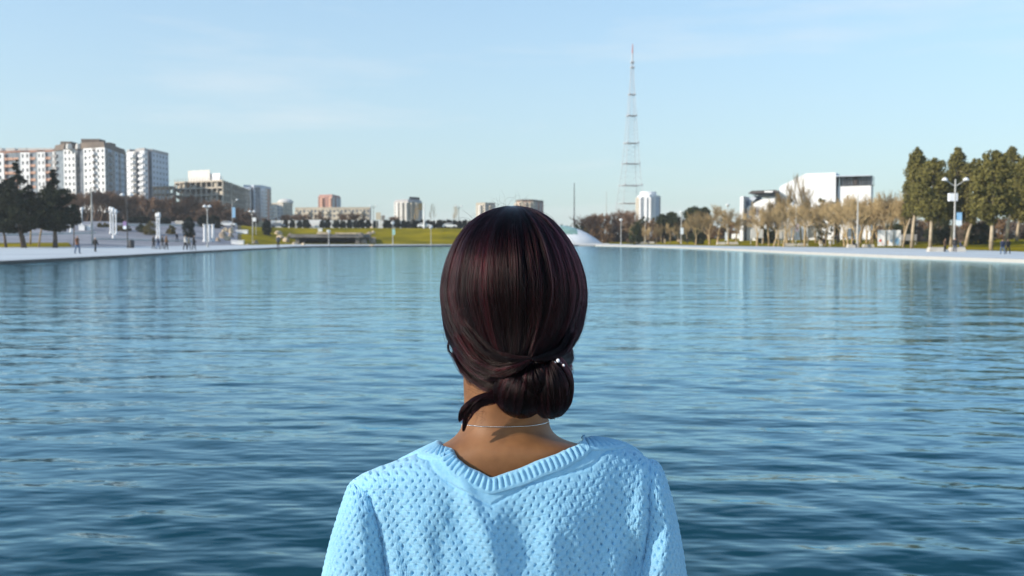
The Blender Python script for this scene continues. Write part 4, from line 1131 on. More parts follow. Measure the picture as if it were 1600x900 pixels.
for i, (px, lab) in enumerate(((320.5, 'left one of the three short white columns'), (327.5, 'middle one of the three short white columns'), (333.5, 'right one of the three short white columns'))):
    b = base(px, on_row(px, 378)); h = at(px, 350.5, b[1])[2] - b[2]
    mb = MB(); mb.lathe([(.42, 0), (.42, .3), (.3, .4), (.28, h - .3), (.4, h - .2), (.4, h)], n=12)
    o = mb.build('white_column', M['white_paint']); o.location = b; tag(o, lab, 'column', 'short white columns')
for px, row, w, lab in ((131, 356, 9, 'white plinth block under the white funnel column'), (142, 356, 6, 'small white plinth block beside the tall grey pole')):
    b = base(px, on_row(px, row + 4)); k = b[1] / FPX
    mb = MB(); mb.box((0, 0, .5), (w * k, 1.6, 1.4)); mb.box((0, 0, 1.24), (w * k + .2, 1.8, .1)); o = mb.build('plinth', M['white_paint']); o.location = b; tag(o, lab, 'plinth')
# signs on the left lawn
board('notice_board', 'small white notice board on the grass mound by the thin double lamp', 'sign', 394, 400, 340, 346, 258, M['white_paint'])

def seat_block(px, row, label, side=0):
    Y = on_row(px, row); b = base(px, Y, -.03); root = empty('stone_bench', b, 0, label, 'bench')
    for s in (-1, 1):
        bm = MB(); bm.prism([(-1.0, -.5), (1.0, -.5), (1.1, 0), (1.0, .5), (-1.0, .5), (-1.1, 0)], 0, .62, .86)
        o = bm.build('block', M['stone_pale'], root); o.location = (s * 1.35, 0, 0)
seat_block(1136, 382.3, 'pair of pale stone seat blocks at the foot of the white banner lamp')
seat_block(1243, 384.8, 'pair of pale stone seat blocks at the foot of the pink banner lamp')
seat_block(1344, 387, 'pair of pale stone seat blocks by the seated person in black')
seat_block(1478, 393.5, 'pair of pale stone seat blocks under the tallest double lamp')
seat_block(1008, 381, 'pair of pale stone seat blocks far off under the slim tan trees')

# litter bin on the left promenade
b = base(206, on_row(206, 387.8)); root = empty('litter_bin', b, 0, 'small dark litter bin right of the purple banner lamp', 'bin')
mb = MB(); mb.lathe([(.38, 0), (.45, .1), (.48, 1.15)], n=12); mb.build('body', M['dark_metal'], root)
mb = MB(); mb.lathe([(.52, 1.16), (.5, 1.3), (.2, 1.42)], n=12); mb.build('lid', M['dark_metal'], root)

# painted panels on the right lawn
def painted_panel(px0, px1, label, shapes):
    Y = 176.0; a = base((px0 + px1) / 2, Y); k = Y / FPX; w = (px1 - px0) * k; h = at(px0, 359.5, Y)[2] - a[2]
    root = empty('painted_panel', a, R(-12), label, 'panel')
    mb = MB(); mb.box((0, 0, h / 2 + .12), (w, .12, h - .24)); mb.build('board', M['white_paint'], root)
    for sx in (-1, 1):
        mb = MB(); mb.box((sx * (w / 2 - .1), .12, h / 2 - .1), (.1, .1, h)); mb.build('post', M['post_grey'], root)
    for x, z, ww, hh, mm in shapes:
        n = 10; mb = MB()
        mb.extrude_y([(x + ww / 2 * math.cos(6.283 * i / n) * (1 + .2 * (i % 3 - 1)), z + hh / 2 * math.sin(6.283 * i / n)) for i in range(n)], -.085, -.062); mb.build('painted_shape', M[mm], root)
painted_panel(1371, 1382, 'left one of three painted white panels, with a red shape, under the bare trees', [(-.15, 1.15, .5, .5, 'red_paint'), (.25, .6, .35, .4, 'banner_pink')])
painted_panel(1384, 1394.5, 'middle one of three painted white panels, with yellow and blue shapes, under the bare trees', [(-.3, .8, .25, .9, 'orange_panel'), (.25, 1.1, .3, .5, 'banner_blue')])
painted_panel(1396, 1406, 'right one of three painted panels, mostly blue, beside the tallest cypress', [(.05, 1.0, .8, 1.3, 'banner_blue'), (-.3, .6, .25, .4, 'banner_white')])
board('garden_fence', 'red brown board fence behind the conifer trunks', 'fence', 1432, 1555, 359, 378, 188, M['bark_dark'], .2)
board('garden_wall', 'low grey wall piece left of the conifer trunks', 'wall', 1408, 1432, 366, 376, 182, M['grey_wall'])
for px0, px1, r0, r1, lab in ((1212, 1222, 359, 373, 'left pale kiosk panel under the bare tan trees'), (1224, 1236, 356, 373, 'taller pale kiosk panel under the bare tan trees'), (1262, 1276, 352, 372, 'pale grey kiosk panel behind the bare trees right of the pink banner'), (1173, 1192, 358, 372, 'long grey wall panel left of the kiosks')):
    board('kiosk_panel', lab, 'kiosk', px0, px1, r0, r1, 214, M['pale_wall'])

# ---------------------------------------------------------------- cars on the mound and by the trees
M['car_white'] = mat('car_white', (0.74, 0.76, 0.78), 0.25)
M['car_dark'] = mat('car_dark', (0.10, 0.13, 0.18), 0.25)
M['tyre'] = mat('tyre', (0.02, 0.02, 0.02), 0.9)
def car(label, px, Y, m, dz=0.0, group=None, van=False):
    b = base(px, Y, .05 + dz); root = empty('parked_car', b, 0, label, 'van' if van else 'car', group)
    prof = [(-2.1, .3), (2.15, .3), (2.2, .75), (2.0, .88), (1.1, .98), (.45, 1.45), (-1.1, 1.5), (-1.75, 1.05), (-2.15, .95)]
    if van: prof = [(-2.3, .35), (2.4, .35), (2.45, 1.0), (1.9, 1.3), (1.4, 2.0), (-2.25, 2.05)]
    mb = MB(); mb.extrude_y(prof, -.85, .85)
    bm = bmesh.new(); me = mb.mesh('body'); bm.from_mesh(me); bmesh.ops.bevel(bm, geom=bm.edges[:], offset=.07, segments=2, affect='EDGES'); bm.to_mesh(me); bm.free()
    link('body', me, m, root)
    g = MB()
    gl = [(.95, 1.0), (.42, 1.38), (-1.05, 1.42), (-1.55, 1.05)] if not van else [(1.85, 1.35), (1.45, 1.85), (-.2, 1.85), (-.2, 1.35)]
    g.extrude_y(gl, -.875, -.80); g.extrude_y(gl, .80, .875); g.build('side_window', M['glass'], root)
    for x in (-1.35, 1.35):
        for y in (-.8, .8):
            w = MB(); w.tube([(x, y - .11, .33), (x, y + .11, .33)], .33, 14); w.build('wheel', M['tyre'], root)
    for y in (-.6, .6):
        h = MB(); h.box((2.17, y, .68), (.1, .3, .16)); h.build('headlight', M['lamp_glass'], root)
    return root
car('white car parked on the mound beside the thick white flagpole', 664, 297, M['car_white'], 0.1)
car('white car parked on the mound nearest to her head', 703, 299, M['car_white'], 0.1)
car('pale blue white car parked behind the rocky bank', 357, 268, M['car_white'], 0.1)
car('dark blue car in front of the pale panel wall', 435, 300, M['car_dark'], .1)
v_ = car('white van parked left of the curved white wall', 1154, 250, M['car_white'], 0, van=True); v_.scale = (.75, .75, .75)

# added tree, out of view behind the camera, to thin the sun on her
def added_shade_tree():
    d = 25.0; h = Vector((sun_dir.x, sun_dir.y, 0)).normalized() / 1.0
    tz = 1.9 + d * math.tan(R(SUN_EL)) - .55
    root = empty('pine_tree', (h.x * d, h.y * d + 3.1, .55), 0, 'tall open crowned evergreen on the near quay behind the woman', 'tree')
    t = MB(); t.tube([(0, 0, -.1), (.2, 0, tz * .4), (0, .2, tz * .6), (.1, 0, tz - 2.2)], [.36, .3, .2, .05], 9)
    prof = [(tz - 3.2, 1.6), (tz - 1.5, 2.8), (tz + .5, 3.0), (tz + 2.2, 2.2), (tz + 3.4, .6)]
    limbs(t, prof, 6, 5, .02); t.build('trunk', BD, root, True)
    V, F = crown_from_profile(prof, 720, 4, .115, .6, 901, .9, 0.0, inner=.1, jitter=.2)
    V[:, 1] -= 1.4
    link('crown', np_mesh('crown', V, F), M['pine_round'], root)
added_shade_tree()
# ---------------------------------------------------------------- people on the banks
def skin_mesh(name, joints, edges, root=0, sub=2):
    """One continuous body: a vertex per joint with a radius, grown by the Skin modifier."""
    me = bpy.data.meshes.new(name)
    me.from_pydata([j[:3] for j in joints], edges, [])
    o = bpy.data.objects.new(name, me); COL.objects.link(o)
    sk = o.modifiers.new('skin', 'SKIN'); sk.use_smooth_shade = True; sk.branch_smoothing = .4
    for i, j in enumerate(joints):
        v = me.skin_vertices[0].data[i]; r = j[3]
        v.radius = (r, j[4] if len(j) > 4 else r); v.use_root = (i == root)
    if sub:
        ss = o.modifiers.new('sub', 'SUBSURF'); ss.levels = sub; ss.render_levels = sub
    dg = bpy.context.evaluated_depsgraph_get()
    out = bpy.data.meshes.new_from_object(o.evaluated_get(dg), preserve_all_data_layers=False, depsgraph=dg)
    bpy.data.objects.remove(o); bpy.data.meshes.remove(me)
    out.name = name
    return out

def shell_of(me, name, test, off):
    """Clothing: the faces of the body that pass test, lifted off along the normals."""
    bm = bmesh.new(); bm.from_mesh(me); bm.normal_update()
    dele = [f for f in bm.faces if not test(f.calc_center_median())]
    bmesh.ops.delete(bm, geom=dele, context='FACES')
    bm.verts.ensure_lookup_table(); seen = set(); isl = []      # keep the large pieces only
    for v in bm.verts:
        if v.index in seen: continue
        st_ = [v]; seen.add(v.index); grp = []
        while st_:
            w = st_.pop(); grp.append(w)
            for e in w.link_edges:
                o_ = e.other_vert(w)
                if o_.index not in seen: seen.add(o_.index); st_.append(o_)
        isl.append(grp)
    big_ = max(len(g) for g in isl) if isl else 0
    bmesh.ops.delete(bm, geom=[v for g in isl if len(g) < big_ * .25 for v in g], context='VERTS')
    for v in bm.verts: v.co += v.normal * off
    m2 = bpy.data.meshes.new(name); bm.to_mesh(m2); bm.free()
    m2.polygons.foreach_set('use_smooth', np.full(len(m2.polygons), True))
    return m2

def person_proto(pose):
    # pelvis, chest, neck, head, per side shoulder-elbow-wrist-hand and hip-knee-ankle-toe
    if pose == 'sit':
        J = [(0, 0, .50, .13), (0, .03, .72, .125), (0, .02, .95, .135), (0, -.01, 1.06, .055), (0, -.04, 1.13, .07), (0, -.045, 1.24, .095)]
        E = [(0, 1), (1, 2), (2, 3), (3, 4), (4, 5)]
        for s in (-1, 1):
            k = len(J)
            J += [(s * .18, .02, .98, .06), (s * .25, -.02, .72, .045), (s * .16, -.25, .60, .034), (s * .10, -.32, .58, .035),
                  (s * .10, -.02, .48, .09), (s * .13, -.42, .50, .065), (s * .13, -.40, .10, .042), (s * .13, -.54, .05, .034)]
            E += [(2, k), (k, k + 1), (k + 1, k + 2), (k + 2, k + 3), (0, k + 4), (k + 4, k + 5), (k + 5, k + 6), (k + 6, k + 7)]
        zs = dict(hip=.52, neck=1.03, hair=1.22)
    else:
        st = .17 if pose == 'walk' else .03
        J = [(0, 0, .93, .125), (0, .0, 1.14, .115), (0, 0, 1.36, .135), (0, 0, 1.47, .055), (0, -.02, 1.54, .07), (0, -.025, 1.64, .095)]
        E = [(0, 1), (1, 2), (2, 3), (3, 4), (4, 5)]
        for s in (-1, 1):
            k = len(J)
            J += [(s * .19, 0, 1.38, .062), (s * .25, s * st * .35 + .03, 1.12, .046), (s * .25, s * st * .8 - .06, .88, .034), (s * .25, s * st - .09, .79, .036),
                  (s * .10, 0, .88, .092), (s * .11, -s * st * .7 - .02, .50, .062), (s * .11, -s * st * .95 + .05, .10, .042), (s * .12, -s * st - .09, .045, .034)]
            E += [(2, k), (k, k + 1), (k + 1, k + 2), (k + 2, k + 3), (0, k + 4), (k + 4, k + 5), (k + 5, k + 6), (k + 6, k + 7)]
        zs = dict(hip=.90, neck=1.44, hair=1.63)
    body = skin_mesh('body', J, E, 0, 1)
    if pose == 'sit':
        arm = lambda c: (abs(c.x) > .17 and c.z > .55)
        ja = shell_of(body, 'jacket', lambda c: (zs['hip'] < c.z < zs['neck']) and not (c.y < -.3 and c.z < .62), .03)
        tr = shell_of(body, 'trousers', lambda c: c.z < .56 and c.z > .1, .014)
    else:
        ja = shell_of(body, 'jacket', lambda c: (.84 < c.z < zs['neck']) and not (abs(c.x) > .2 and c.z < .86), .03)
        tr = shell_of(body, 'trousers', lambda c: .09 < c.z < .92 and abs(c.x) < .215, .014)
    ha = shell_of(body, 'hair', lambda c: c.z > zs['hair'] - (.06 if c.y > -.03 else 0), .014)
    sh = shell_of(body, 'shoes', lambda c: c.z < .1, .012)
    return dict(body=body, jacket=ja, trousers=tr, hair=ha, shoes=sh)

PEOPLE = {p: person_proto(p) for p in ('walk', 'stand', 'sit')}
def cloth(name, c): return mat(name, c, .9, .5, 3.0)
CLOTH = {k: cloth('cloth_' + k, c) for k, c in dict(black=(.018, .018, .02), navy=(.03, .045, .09), jeans=(.07, .13, .24), brown=(.14, .075, .035), white=(.62, .60, .56), red=(.30, .05, .04), grey=(.17, .17, .18), cream=(.50, .40, .28), rust=(.22, .09, .04)).items()}
M['skin_far'] = mat('skin_far', (.36, .21, .14), .6)
M['hair_far'] = mat('hair_far', (.02, .015, .012), .6)
M['hair_brown_far'] = mat('hair_brown_far', (.10, .055, .03), .6)
M['hair_white_far'] = mat('hair_grey_far', (.45, .43, .40), .7)
def person(label, px, row, pose, jacket, trousers, face=0, h=1.0, group=None, hair='hair_far', dz=0, Y=None):
    """face: the heading in degrees; 0 looks towards the viewer."""
    Y = Y or on_row(px, row)
    b = base(px, Y, .035 + dz)
    root = empty('person', b, R(face), label, 'person', group)
    root.scale = (h, h, h)
    for nm, m in (('body', M['skin_far']), ('jacket', CLOTH[jacket]), ('trousers', CLOTH[trousers]), ('hair', M[hair]), ('shoes', CLOTH['black'])):
        o = bpy.data.objects.new(nm, PEOPLE[pose][nm]); COL.objects.link(o); o.parent = root
        if not o.data.materials: o.data.materials.append(m)
        o.material_slots[0].link = 'OBJECT'; o.material_slots[0].material = m
G1 = 'four people walking together by the twin columns'
person('person in a brown jacket and blue jeans walking on the left promenade', 121.5, 397, 'walk', 'rust', 'jeans', 80, 1.22, hair='hair_brown_far')
person('person in black walking beside the foot of the tall grey pole', 149.5, 394, 'walk', 'black', 'black', 150, 1.1, hair='hair_white_far')
person('person in black, leftmost of the four walkers by the twin columns', 240.5, 389.5, 'walk', 'black', 'black', 120, 1.25, G1)
person('person in navy, second of the four walkers by the twin columns', 247.5, 390, 'walk', 'navy', 'jeans', 110, 1.2, G1)
person('person in a black coat, third of the four walkers by the twin columns', 254, 389.5, 'walk', 'black', 'grey', 115, 1.28, G1)
person('person in a dark brown coat, rightmost of the four walkers by the twin columns', 260.5, 390.5, 'walk', 'brown', 'black', 115, 1.3, G1)
person('person in dark clothes walking down the slope above the other walkers', 277, 378.5, 'walk', 'black', 'navy', 60, 1.2)
G2 = 'three walkers near the short white columns'
person('person in a white top, leftmost of the three walkers near the short columns', 290, 391, 'walk', 'white', 'black', 100, 1.3, G2)
person('person in a cream jacket between the white and the red walkers', 295.5, 391, 'walk', 'cream', 'grey', 100, 1.2, G2, hair='hair_brown_far')
person('person in a dark red and black coat, rightmost of the three walkers', 303.5, 391, 'walk', 'black', 'black', 110, 1.3, G2)
person('person with a pale hood standing at the water edge on the far left promenade', 435, 389.2, 'stand', 'grey', 'black', 30, 1.25, hair='hair_white_far')
person('small dark person, left one of a pair standing by the shell lawn', 980.5, 381.5, 'stand', 'brown', 'black', 0, .9, 'pair by the shell lawn')
person('small dark person, right one of a pair standing by the shell lawn', 984.5, 381.5, 'stand', 'black', 'black', 0, .9, 'pair by the shell lawn')
person('dark person sitting by the far pair of stone seats', 1011.5, 382, 'sit', 'black', 'black', 20, 1.1)
person('dark person standing left of the white and black pair on the far lawn', 1023.5, 381.5, 'stand', 'black', 'black', 10, .95)
person('person in black standing beside a person in pale clothes on the far lawn', 1035, 381.5, 'stand', 'black', 'black', 0, .9)
person('person in cream clothes beside the one in black on the far lawn', 1038.5, 381.8, 'stand', 'cream', 'cream', 0, .8)
person('person in pale brown sitting at the foot of the white blue banner lamp', 1060.5, 382, 'sit', 'cream', 'brown', 0, 1.1)
person('person in black walking right of the white blue banner lamp', 1073.5, 381.8, 'walk', 'black', 'black', 90, .95)
person('person in cream clothes, left of the walker in black on the right lawn', 1281, 387, 'sit', 'cream', 'white', 0, 1.1)
person('person in a long black coat with white hair walking on the right', 1287, 387.3, 'walk', 'black', 'black', 200, 1.05, hair='hair_white_far')
person('person in a white top right of the walker in the long black coat', 1296.5, 387, 'stand', 'white', 'cream', 0, .8, hair='hair_brown_far')
person('person in black sitting low beside the stone seats by the leaning pole', 1332.5, 387.8, 'sit', 'black', 'black', 60, 1.25)
person('person in dark brown with a pale bag strap standing by the double lamp', 1476, 394.3, 'stand', 'brown', 'black', 40, 1.0)
person('person in black standing at the foot of the tallest double lamp', 1491.5, 394.3, 'stand', 'black', 'navy', -20, 1.05)
person('person in dark clothes sitting right of the double lamp with legs out', 1500, 392, 'sit', 'navy', 'grey', 70, 1.1)
person('person in dark jacket and blue jeans, left one of the walking couple', 1566, 397.8, 'walk', 'navy', 'jeans', 190, 1.0, 'walking couple')
person('person in black, right one of the walking couple on the right', 1574.5, 397.5, 'walk', 'black', 'black', 190, 1.0, 'walking couple')
person('person in dark clothes far back among the conifer trunks', 1531, 379, 'stand', 'grey', 'black', 0, .95)
person('person in a pink and blue top far back left of the tallest double lamp', 1462, 377, 'stand', 'red', 'navy', 0, .95)
person('left one of the dark pair walking under the bare trees', 1308, 372, 'walk', 'black', 'black', 80, 1.3, 'dark pair under the bare trees', Y=200)
person('right one of the dark pair walking under the bare trees', 1317, 372, 'walk', 'black', 'black', 80, 1.3, 'dark pair under the bare trees', Y=200)
# ---------------------------------------------------------------- the woman in the foreground
YC = 1.36                                     # distance of her spine line from the camera
woman = empty('person', (at(792, 700, YC)[0], YC, 0.55), 0, 'woman seen from behind with a low dark bun and a light blue knitted sweater', 'person')
WO = np.array(woman.location)

def wlink(name, me, mt, parent=None, kind=None):
    """Child of the woman; the mesh is written in world coordinates."""
    o = link(name, me, mt, parent or woman, kind)
    if parent is None or parent is woman: o.matrix_parent_inverse = Matrix.Translation(-woman.location)
    return o

# --- body: neck and upper back as a loft through the outline, limbs as a skin, joined into one surface
TB = np.array([  # row, left, right, depth of the back, depth of the front
 (540, 726, 876, .060, .085), (570, 724, 876, .060, .075), (600, 724, 868, .060, .070), (630, 725, 857, .061, .066), (660, 724, 857, .063, .066), (676, 717, 863, .067, .068), (686, 706, 878, .071, .070),
 (694, 692, 905, .076, .073), (702, 672, 945, .080, .077), (712, 650, 980, .083, .081), (724, 624, 996, .082, .080), (738, 594, 1006, .082, .084), (752, 578, 1012, .082, .088),
 (780, 572, 1014, .082, .094), (840, 590, 1002, .082, .104), (900, 606, 990, .082, .115), (1000, 614, 986, .084, .120), (1150, 622, 976, .092, .10), (1300, 600, 1000, .110, .11), (1420, 596, 1004, .12, .115), (1500, 606, 994, .10, .10), (1540, 640, 960, .06, .06)])
def tab(T, row, c): return np.interp(row, T[:, 0], T[:, c])
def ring_pt(T, a, row, p=.86, grow=0.0):
    xl, xr = tab(T, row, 1), tab(T, row, 2)
    s, c = np.sin(a), np.cos(a)
    px = (xl + xr) / 2 + (xr - xl) / 2 * np.sign(s) * np.abs(s) ** p
    d = np.where(c >= 0, tab(T, row, 3), tab(T, row, 4)) + grow
    Y = YC - np.sign(c) * np.abs(c) ** p * d
    return px, Y
def loft(T, rows, na, p=.86):
    a = np.linspace(-math.pi, math.pi, na, endpoint=False)[None, :]; r_ = np.asarray(rows, float)[:, None]
    px, Y = ring_pt(T, a + 0 * r_, r_ + 0 * a, p)
    return at_np(px, r_ + 0 * a, Y)

def closed_loft(V):
    nr, na = V.shape[:2]
    F = grid_faces(nr, na, True)
    v = V.reshape(-1, 3)
    bm = bmesh.new(); vs = [bm.verts.new(p) for p in v]
    for f in F: bm.faces.new([vs[i] for i in f])
    bm.faces.new([vs[i] for i in range(na)]); bm.faces.new([vs[(nr - 1) * na + i] for i in range(na)][::-1])
    bmesh.ops.recalc_face_normals(bm, faces=bm.faces[:])
    return bm

def build_body():
    rows = np.concatenate([np.linspace(540, 684, 16), np.linspace(688, 752, 14), np.linspace(770, 1540, 26)])
    bm = closed_loft(loft(TB, rows, 48))
    hx, hz = at(800, 470, YC)[0], at(800, 470, YC)[2]
    def ball(c, r, seg=20):
        m = Matrix.Translation(c) @ Matrix.Diagonal((*r, 1))
        bmesh.ops.create_uvsphere(bm, u_segments=seg, v_segments=seg // 2 + 2, radius=1, matrix=m)
    ball((hx, YC + .005, hz - .005), (.078, .098, .115))                 # skull
    ball((hx, YC + .045, hz - .075), (.060, .062, .075))                 # jaw and face
    ball((hx, YC + .085, hz - .112), (.028, .026, .022))                 # chin
    ball((hx, YC + .112, hz - .042), (.014, .020, .022), 12)             # nose
    ball((hx, YC + .100, hz - .022), (.009, .014, .030), 12)
    for z in (-.074, -.083): ball((hx, YC + .103, hz + z), (.024, .008, .0055), 12)     # lips
    for s in (-1, 1):
        ball((hx + s * .031, YC + .094, hz - .012), (.017, .010, .008), 12)             # eyelids
        ball((hx + s * .064, YC + .004, hz - .052), (.008, .020, .028), 14)             # ears
        ball((hx + s * .0665, YC + .000, hz - .080), (.0085, .011, .011), 12)           # lobes
    dn = woman.location
    # limbs
    J = [(dn.x, YC + .01, 1.58, .10)]; E = []
    def chain(pts, start):
        i0 = start
        for p in pts:
            J.append(p); E.append((i0, len(J) - 1)); i0 = len(J) - 1
        return i0
    sc_ = chain([(dn.x, YC, 1.74, .09)], 0)
    for s in (-1, 1):
        shx = at(575 if s < 0 else 1012, 770, YC)[0]; zsh = at(800, 785, YC)[2]
        elx = at(548 if s < 0 else 1034, 1000, YC)[0]
        w_ = chain([(shx + s * .0, YC, zsh, .046), ((shx + elx) / 2, YC - .005, zsh - .14, .042), (elx, YC - .01, zsh - .27, .034), (elx + s * .0, YC + .05, zsh - .38, .032), (elx - s * .015, YC + .12, zsh - .49, .022)], sc_)
        palm = chain([(elx - s * .02, YC + .15, zsh - .545, .024, .016), (elx - s * .022, YC + .168, zsh - .59, .026, .013)], w_)
        for k in range(4):       # fingers, root in the palm
            oy = (k - 1.5) * .019; L = (.075, .084, .079, .062)[k]
            j = J[palm]
            chain([(j[0] - s * .002, j[1] + oy * .95, j[2] - .012, .0095), (j[0] - s * .006, j[1] + oy + .008, j[2] - .012 - L * .45, .0085), (j[0] - s * .016, j[1] + oy + .01, j[2] - .012 - L * .75, .0078), (j[0] - s * .028, j[1] + oy + .008, j[2] - .012 - L * .95, .0065)], palm)
        j = J[palm - 1]
        chain([(j[0] - s * .012, j[1] + .022, j[2] - .018, .012), (j[0] - s * .024, j[1] + .038, j[2] - .048, .010), (j[0] - s * .03, j[1] + .044, j[2] - .072, .008)], palm - 1)
        chain([(dn.x + s * .095, YC + .005, 1.40, .088), (dn.x + s * .10, YC, 1.20, .072), (dn.x + s * .10, YC + .01, 1.03, .052), (dn.x + s * .10, YC - .01, .85, .052), (dn.x + s * .10, YC - .02, .645, .036), (dn.x + s * .11, YC + .06, .60, .036), (dn.x + s * .115, YC + .16, .575, .026)], 0)
    lm = skin_mesh('limbs', J, E, 0, 1)
    bm.from_mesh(lm)
    me = bpy.data.meshes.new('body'); bm.to_mesh(me); bm.free()
    o = bpy.data.objects.new('body', me); COL.objects.link(o)
    rm = o.modifiers.new('remesh', 'REMESH'); rm.mode = 'VOXEL'; rm.voxel_size = .0052; rm.use_smooth_shade = True
    sm = o.modifiers.new('smooth', 'SMOOTH'); sm.factor = .5; sm.iterations = 5
    dg = bpy.context.evaluated_depsgraph_get()
    out = bpy.data.meshes.new_from_object(o.evaluated_get(dg), preserve_all_data_layers=False, depsgraph=dg)
    bpy.data.objects.remove(o)
    out.polygons.foreach_set('use_smooth', np.full(len(out.polygons), True))
    return out

def skin_mat():
    m = mat('skin', (.30, .132, .050), .55, .7, 34.0, bump=.14, col2=(.20, .085, .032), detail=7)
    b = m.node_tree.nodes['Principled BSDF']
    b.inputs['Subsurface Weight'].default_value = .12
    b.inputs['Subsurface Radius'].default_value = (.012, .005, .003)
    b.inputs['Subsurface Scale'].default_value = 1.0
    b.inputs['Specular IOR Level'].default_value = .35
    return m
M['skin'] = skin_mat()
body_me = build_body()
body = wlink('body', body_me, M['skin'])
wx = woman.location.x
M['jeans'] = mat('denim', (.05, .08, .15), .9, .6, 40.0)
M['shoe'] = mat('shoe_white', (.6, .6, .58), .6)
wlink('trousers', shell_of(body_me, 'trousers', lambda c: .64 < c.z < 1.44 and abs(c.x - wx) < .175, .008), M['jeans'])
wlink('shoes', shell_of(body_me, 'shoes', lambda c: c.z < .66, .010), M['shoe'])

# --- the knitted sweater
TS = np.array([
 (680, 704, 898, .072, .070), (685, 697, 920, .077, .074), (689, 690, 948, .082, .078), (695, 681, 972, .086, .082), (702, 666, 989, .090, .086), (710, 647, 1003, .0925, .09), (720, 618, 1018, .0955, .094),
 (730, 590, 1028, .098, .098), (740, 566, 1034, .1005, .102), (750, 551, 1037, .103, .105), (762, 547, 1038, .106, .108), (800, 556, 1034, .111, .114), (860, 578, 1020, .115, .125), (905, 588, 1014, .117, .135),
 (1000, 598, 1004, .117, .138), (1150, 602, 998, .115, .125), (1300, 588, 1012, .127, .127), (1390, 584, 1016, .130, .128)])
CA = np.radians([-180, -140, -90, -47, -26, -10, -4.5, -1, 5, 19, 36, 58, 90, 140, 180])
CROW = np.array([735, 720, 690, 701, 720.5, 739, 749, 740.5, 720.5, 701, 690.5, 686, 684.5, 715, 735.])

def g2(x, y, cx, cy, sx, sy, rot=0.0):
    c, s = math.cos(rot), math.sin(rot)
    u = (x - cx) * c + (y - cy) * s; v = -(x - cx) * s + (y - cy) * c
    return np.exp(-(u / sx) ** 2 - (v / sy) ** 2)

def folds(px, row):
    """Drape of the cloth in metres, positive towards the viewer."""
    f = 0 * px
    f += .0070 * g2(px, row, 742, 800, 13, 75, R(-22))        # ridge running from the V down to the right
    f += -.0060 * g2(px, row, 716, 830, 16, 70, R(-14))
    f += -.0055 * g2(px, row, 812, 858, 22, 70, R(-6))
    f += .0050 * g2(px, row, 780, 890, 15, 80, R(-8))
    f += .0040 * g2(px, row, 860, 860, 34, 90, R(8))
    f += .0100 * g2(px, row, 1004, 812, 13, 70, R(2))         # bright ridge by the right armhole
    f += -.0150 * g2(px, row, 984, 890, 13, 42, R(14))
    f += -.0040 * g2(px, row, 960, 800, 18, 60, R(6))
    f += .0060 * g2(px, row, 605, 850, 10, 80, R(-14))        # ridge by the left armhole
    f += -.0055 * g2(px, row, 632, 850, 14, 80, R(-10))
    f += .0030 * np.sin(px * .055 + row * .012) * smooth((row - 770) / 70)
    f += .0022 * np.sin(px * .13 - row * .02 + 1.2) * smooth((row - 800) / 60)
    return 1.3 * f

def knit(u, v, cw=14.2, ch=10.4):
    """Bobble stitch relief in metres with small holes between the bobbles; u, v in picture pixels at her distance (1150 per metre)."""
    u0, v0 = u, v
    u = u + 1.5 * np.sin(v * .21 + u * .05) + 1.1 * np.sin(u * .17 + 2 + v * .03); v = v + 1.3 * np.sin(u * .11 + v * .07) + 1.0 * np.sin(u * .043 - v * .05 + 1)
    irr = .75 + .25 * np.sin(u0 * .37 + 1.7 * np.sin(v0 * .29)) * np.sin(v0 * .41 + 1.3 * np.sin(u0 * .23))
    row = np.floor(v / ch); dv = v / ch - row - .5
    x = u / cw + .5 * (row % 2); dx = x - np.floor(x) - .5
    bob = (1 - (2 * np.abs(dx)) ** 2.6) * (1 - (2 * np.abs(dv)) ** 2.6)
    ex = np.minimum(np.abs(dx - .5), np.abs(dx + .5)) * cw
    hole = np.exp(-(ex / 1.35) ** 2 - ((dv * ch + 1.0) / 2.3) ** 2)
    st = np.sin((dx + .5) * 2 * math.pi * 4)
    return .0012 * bob * irr - .0056 * hole * irr + .00020 * st

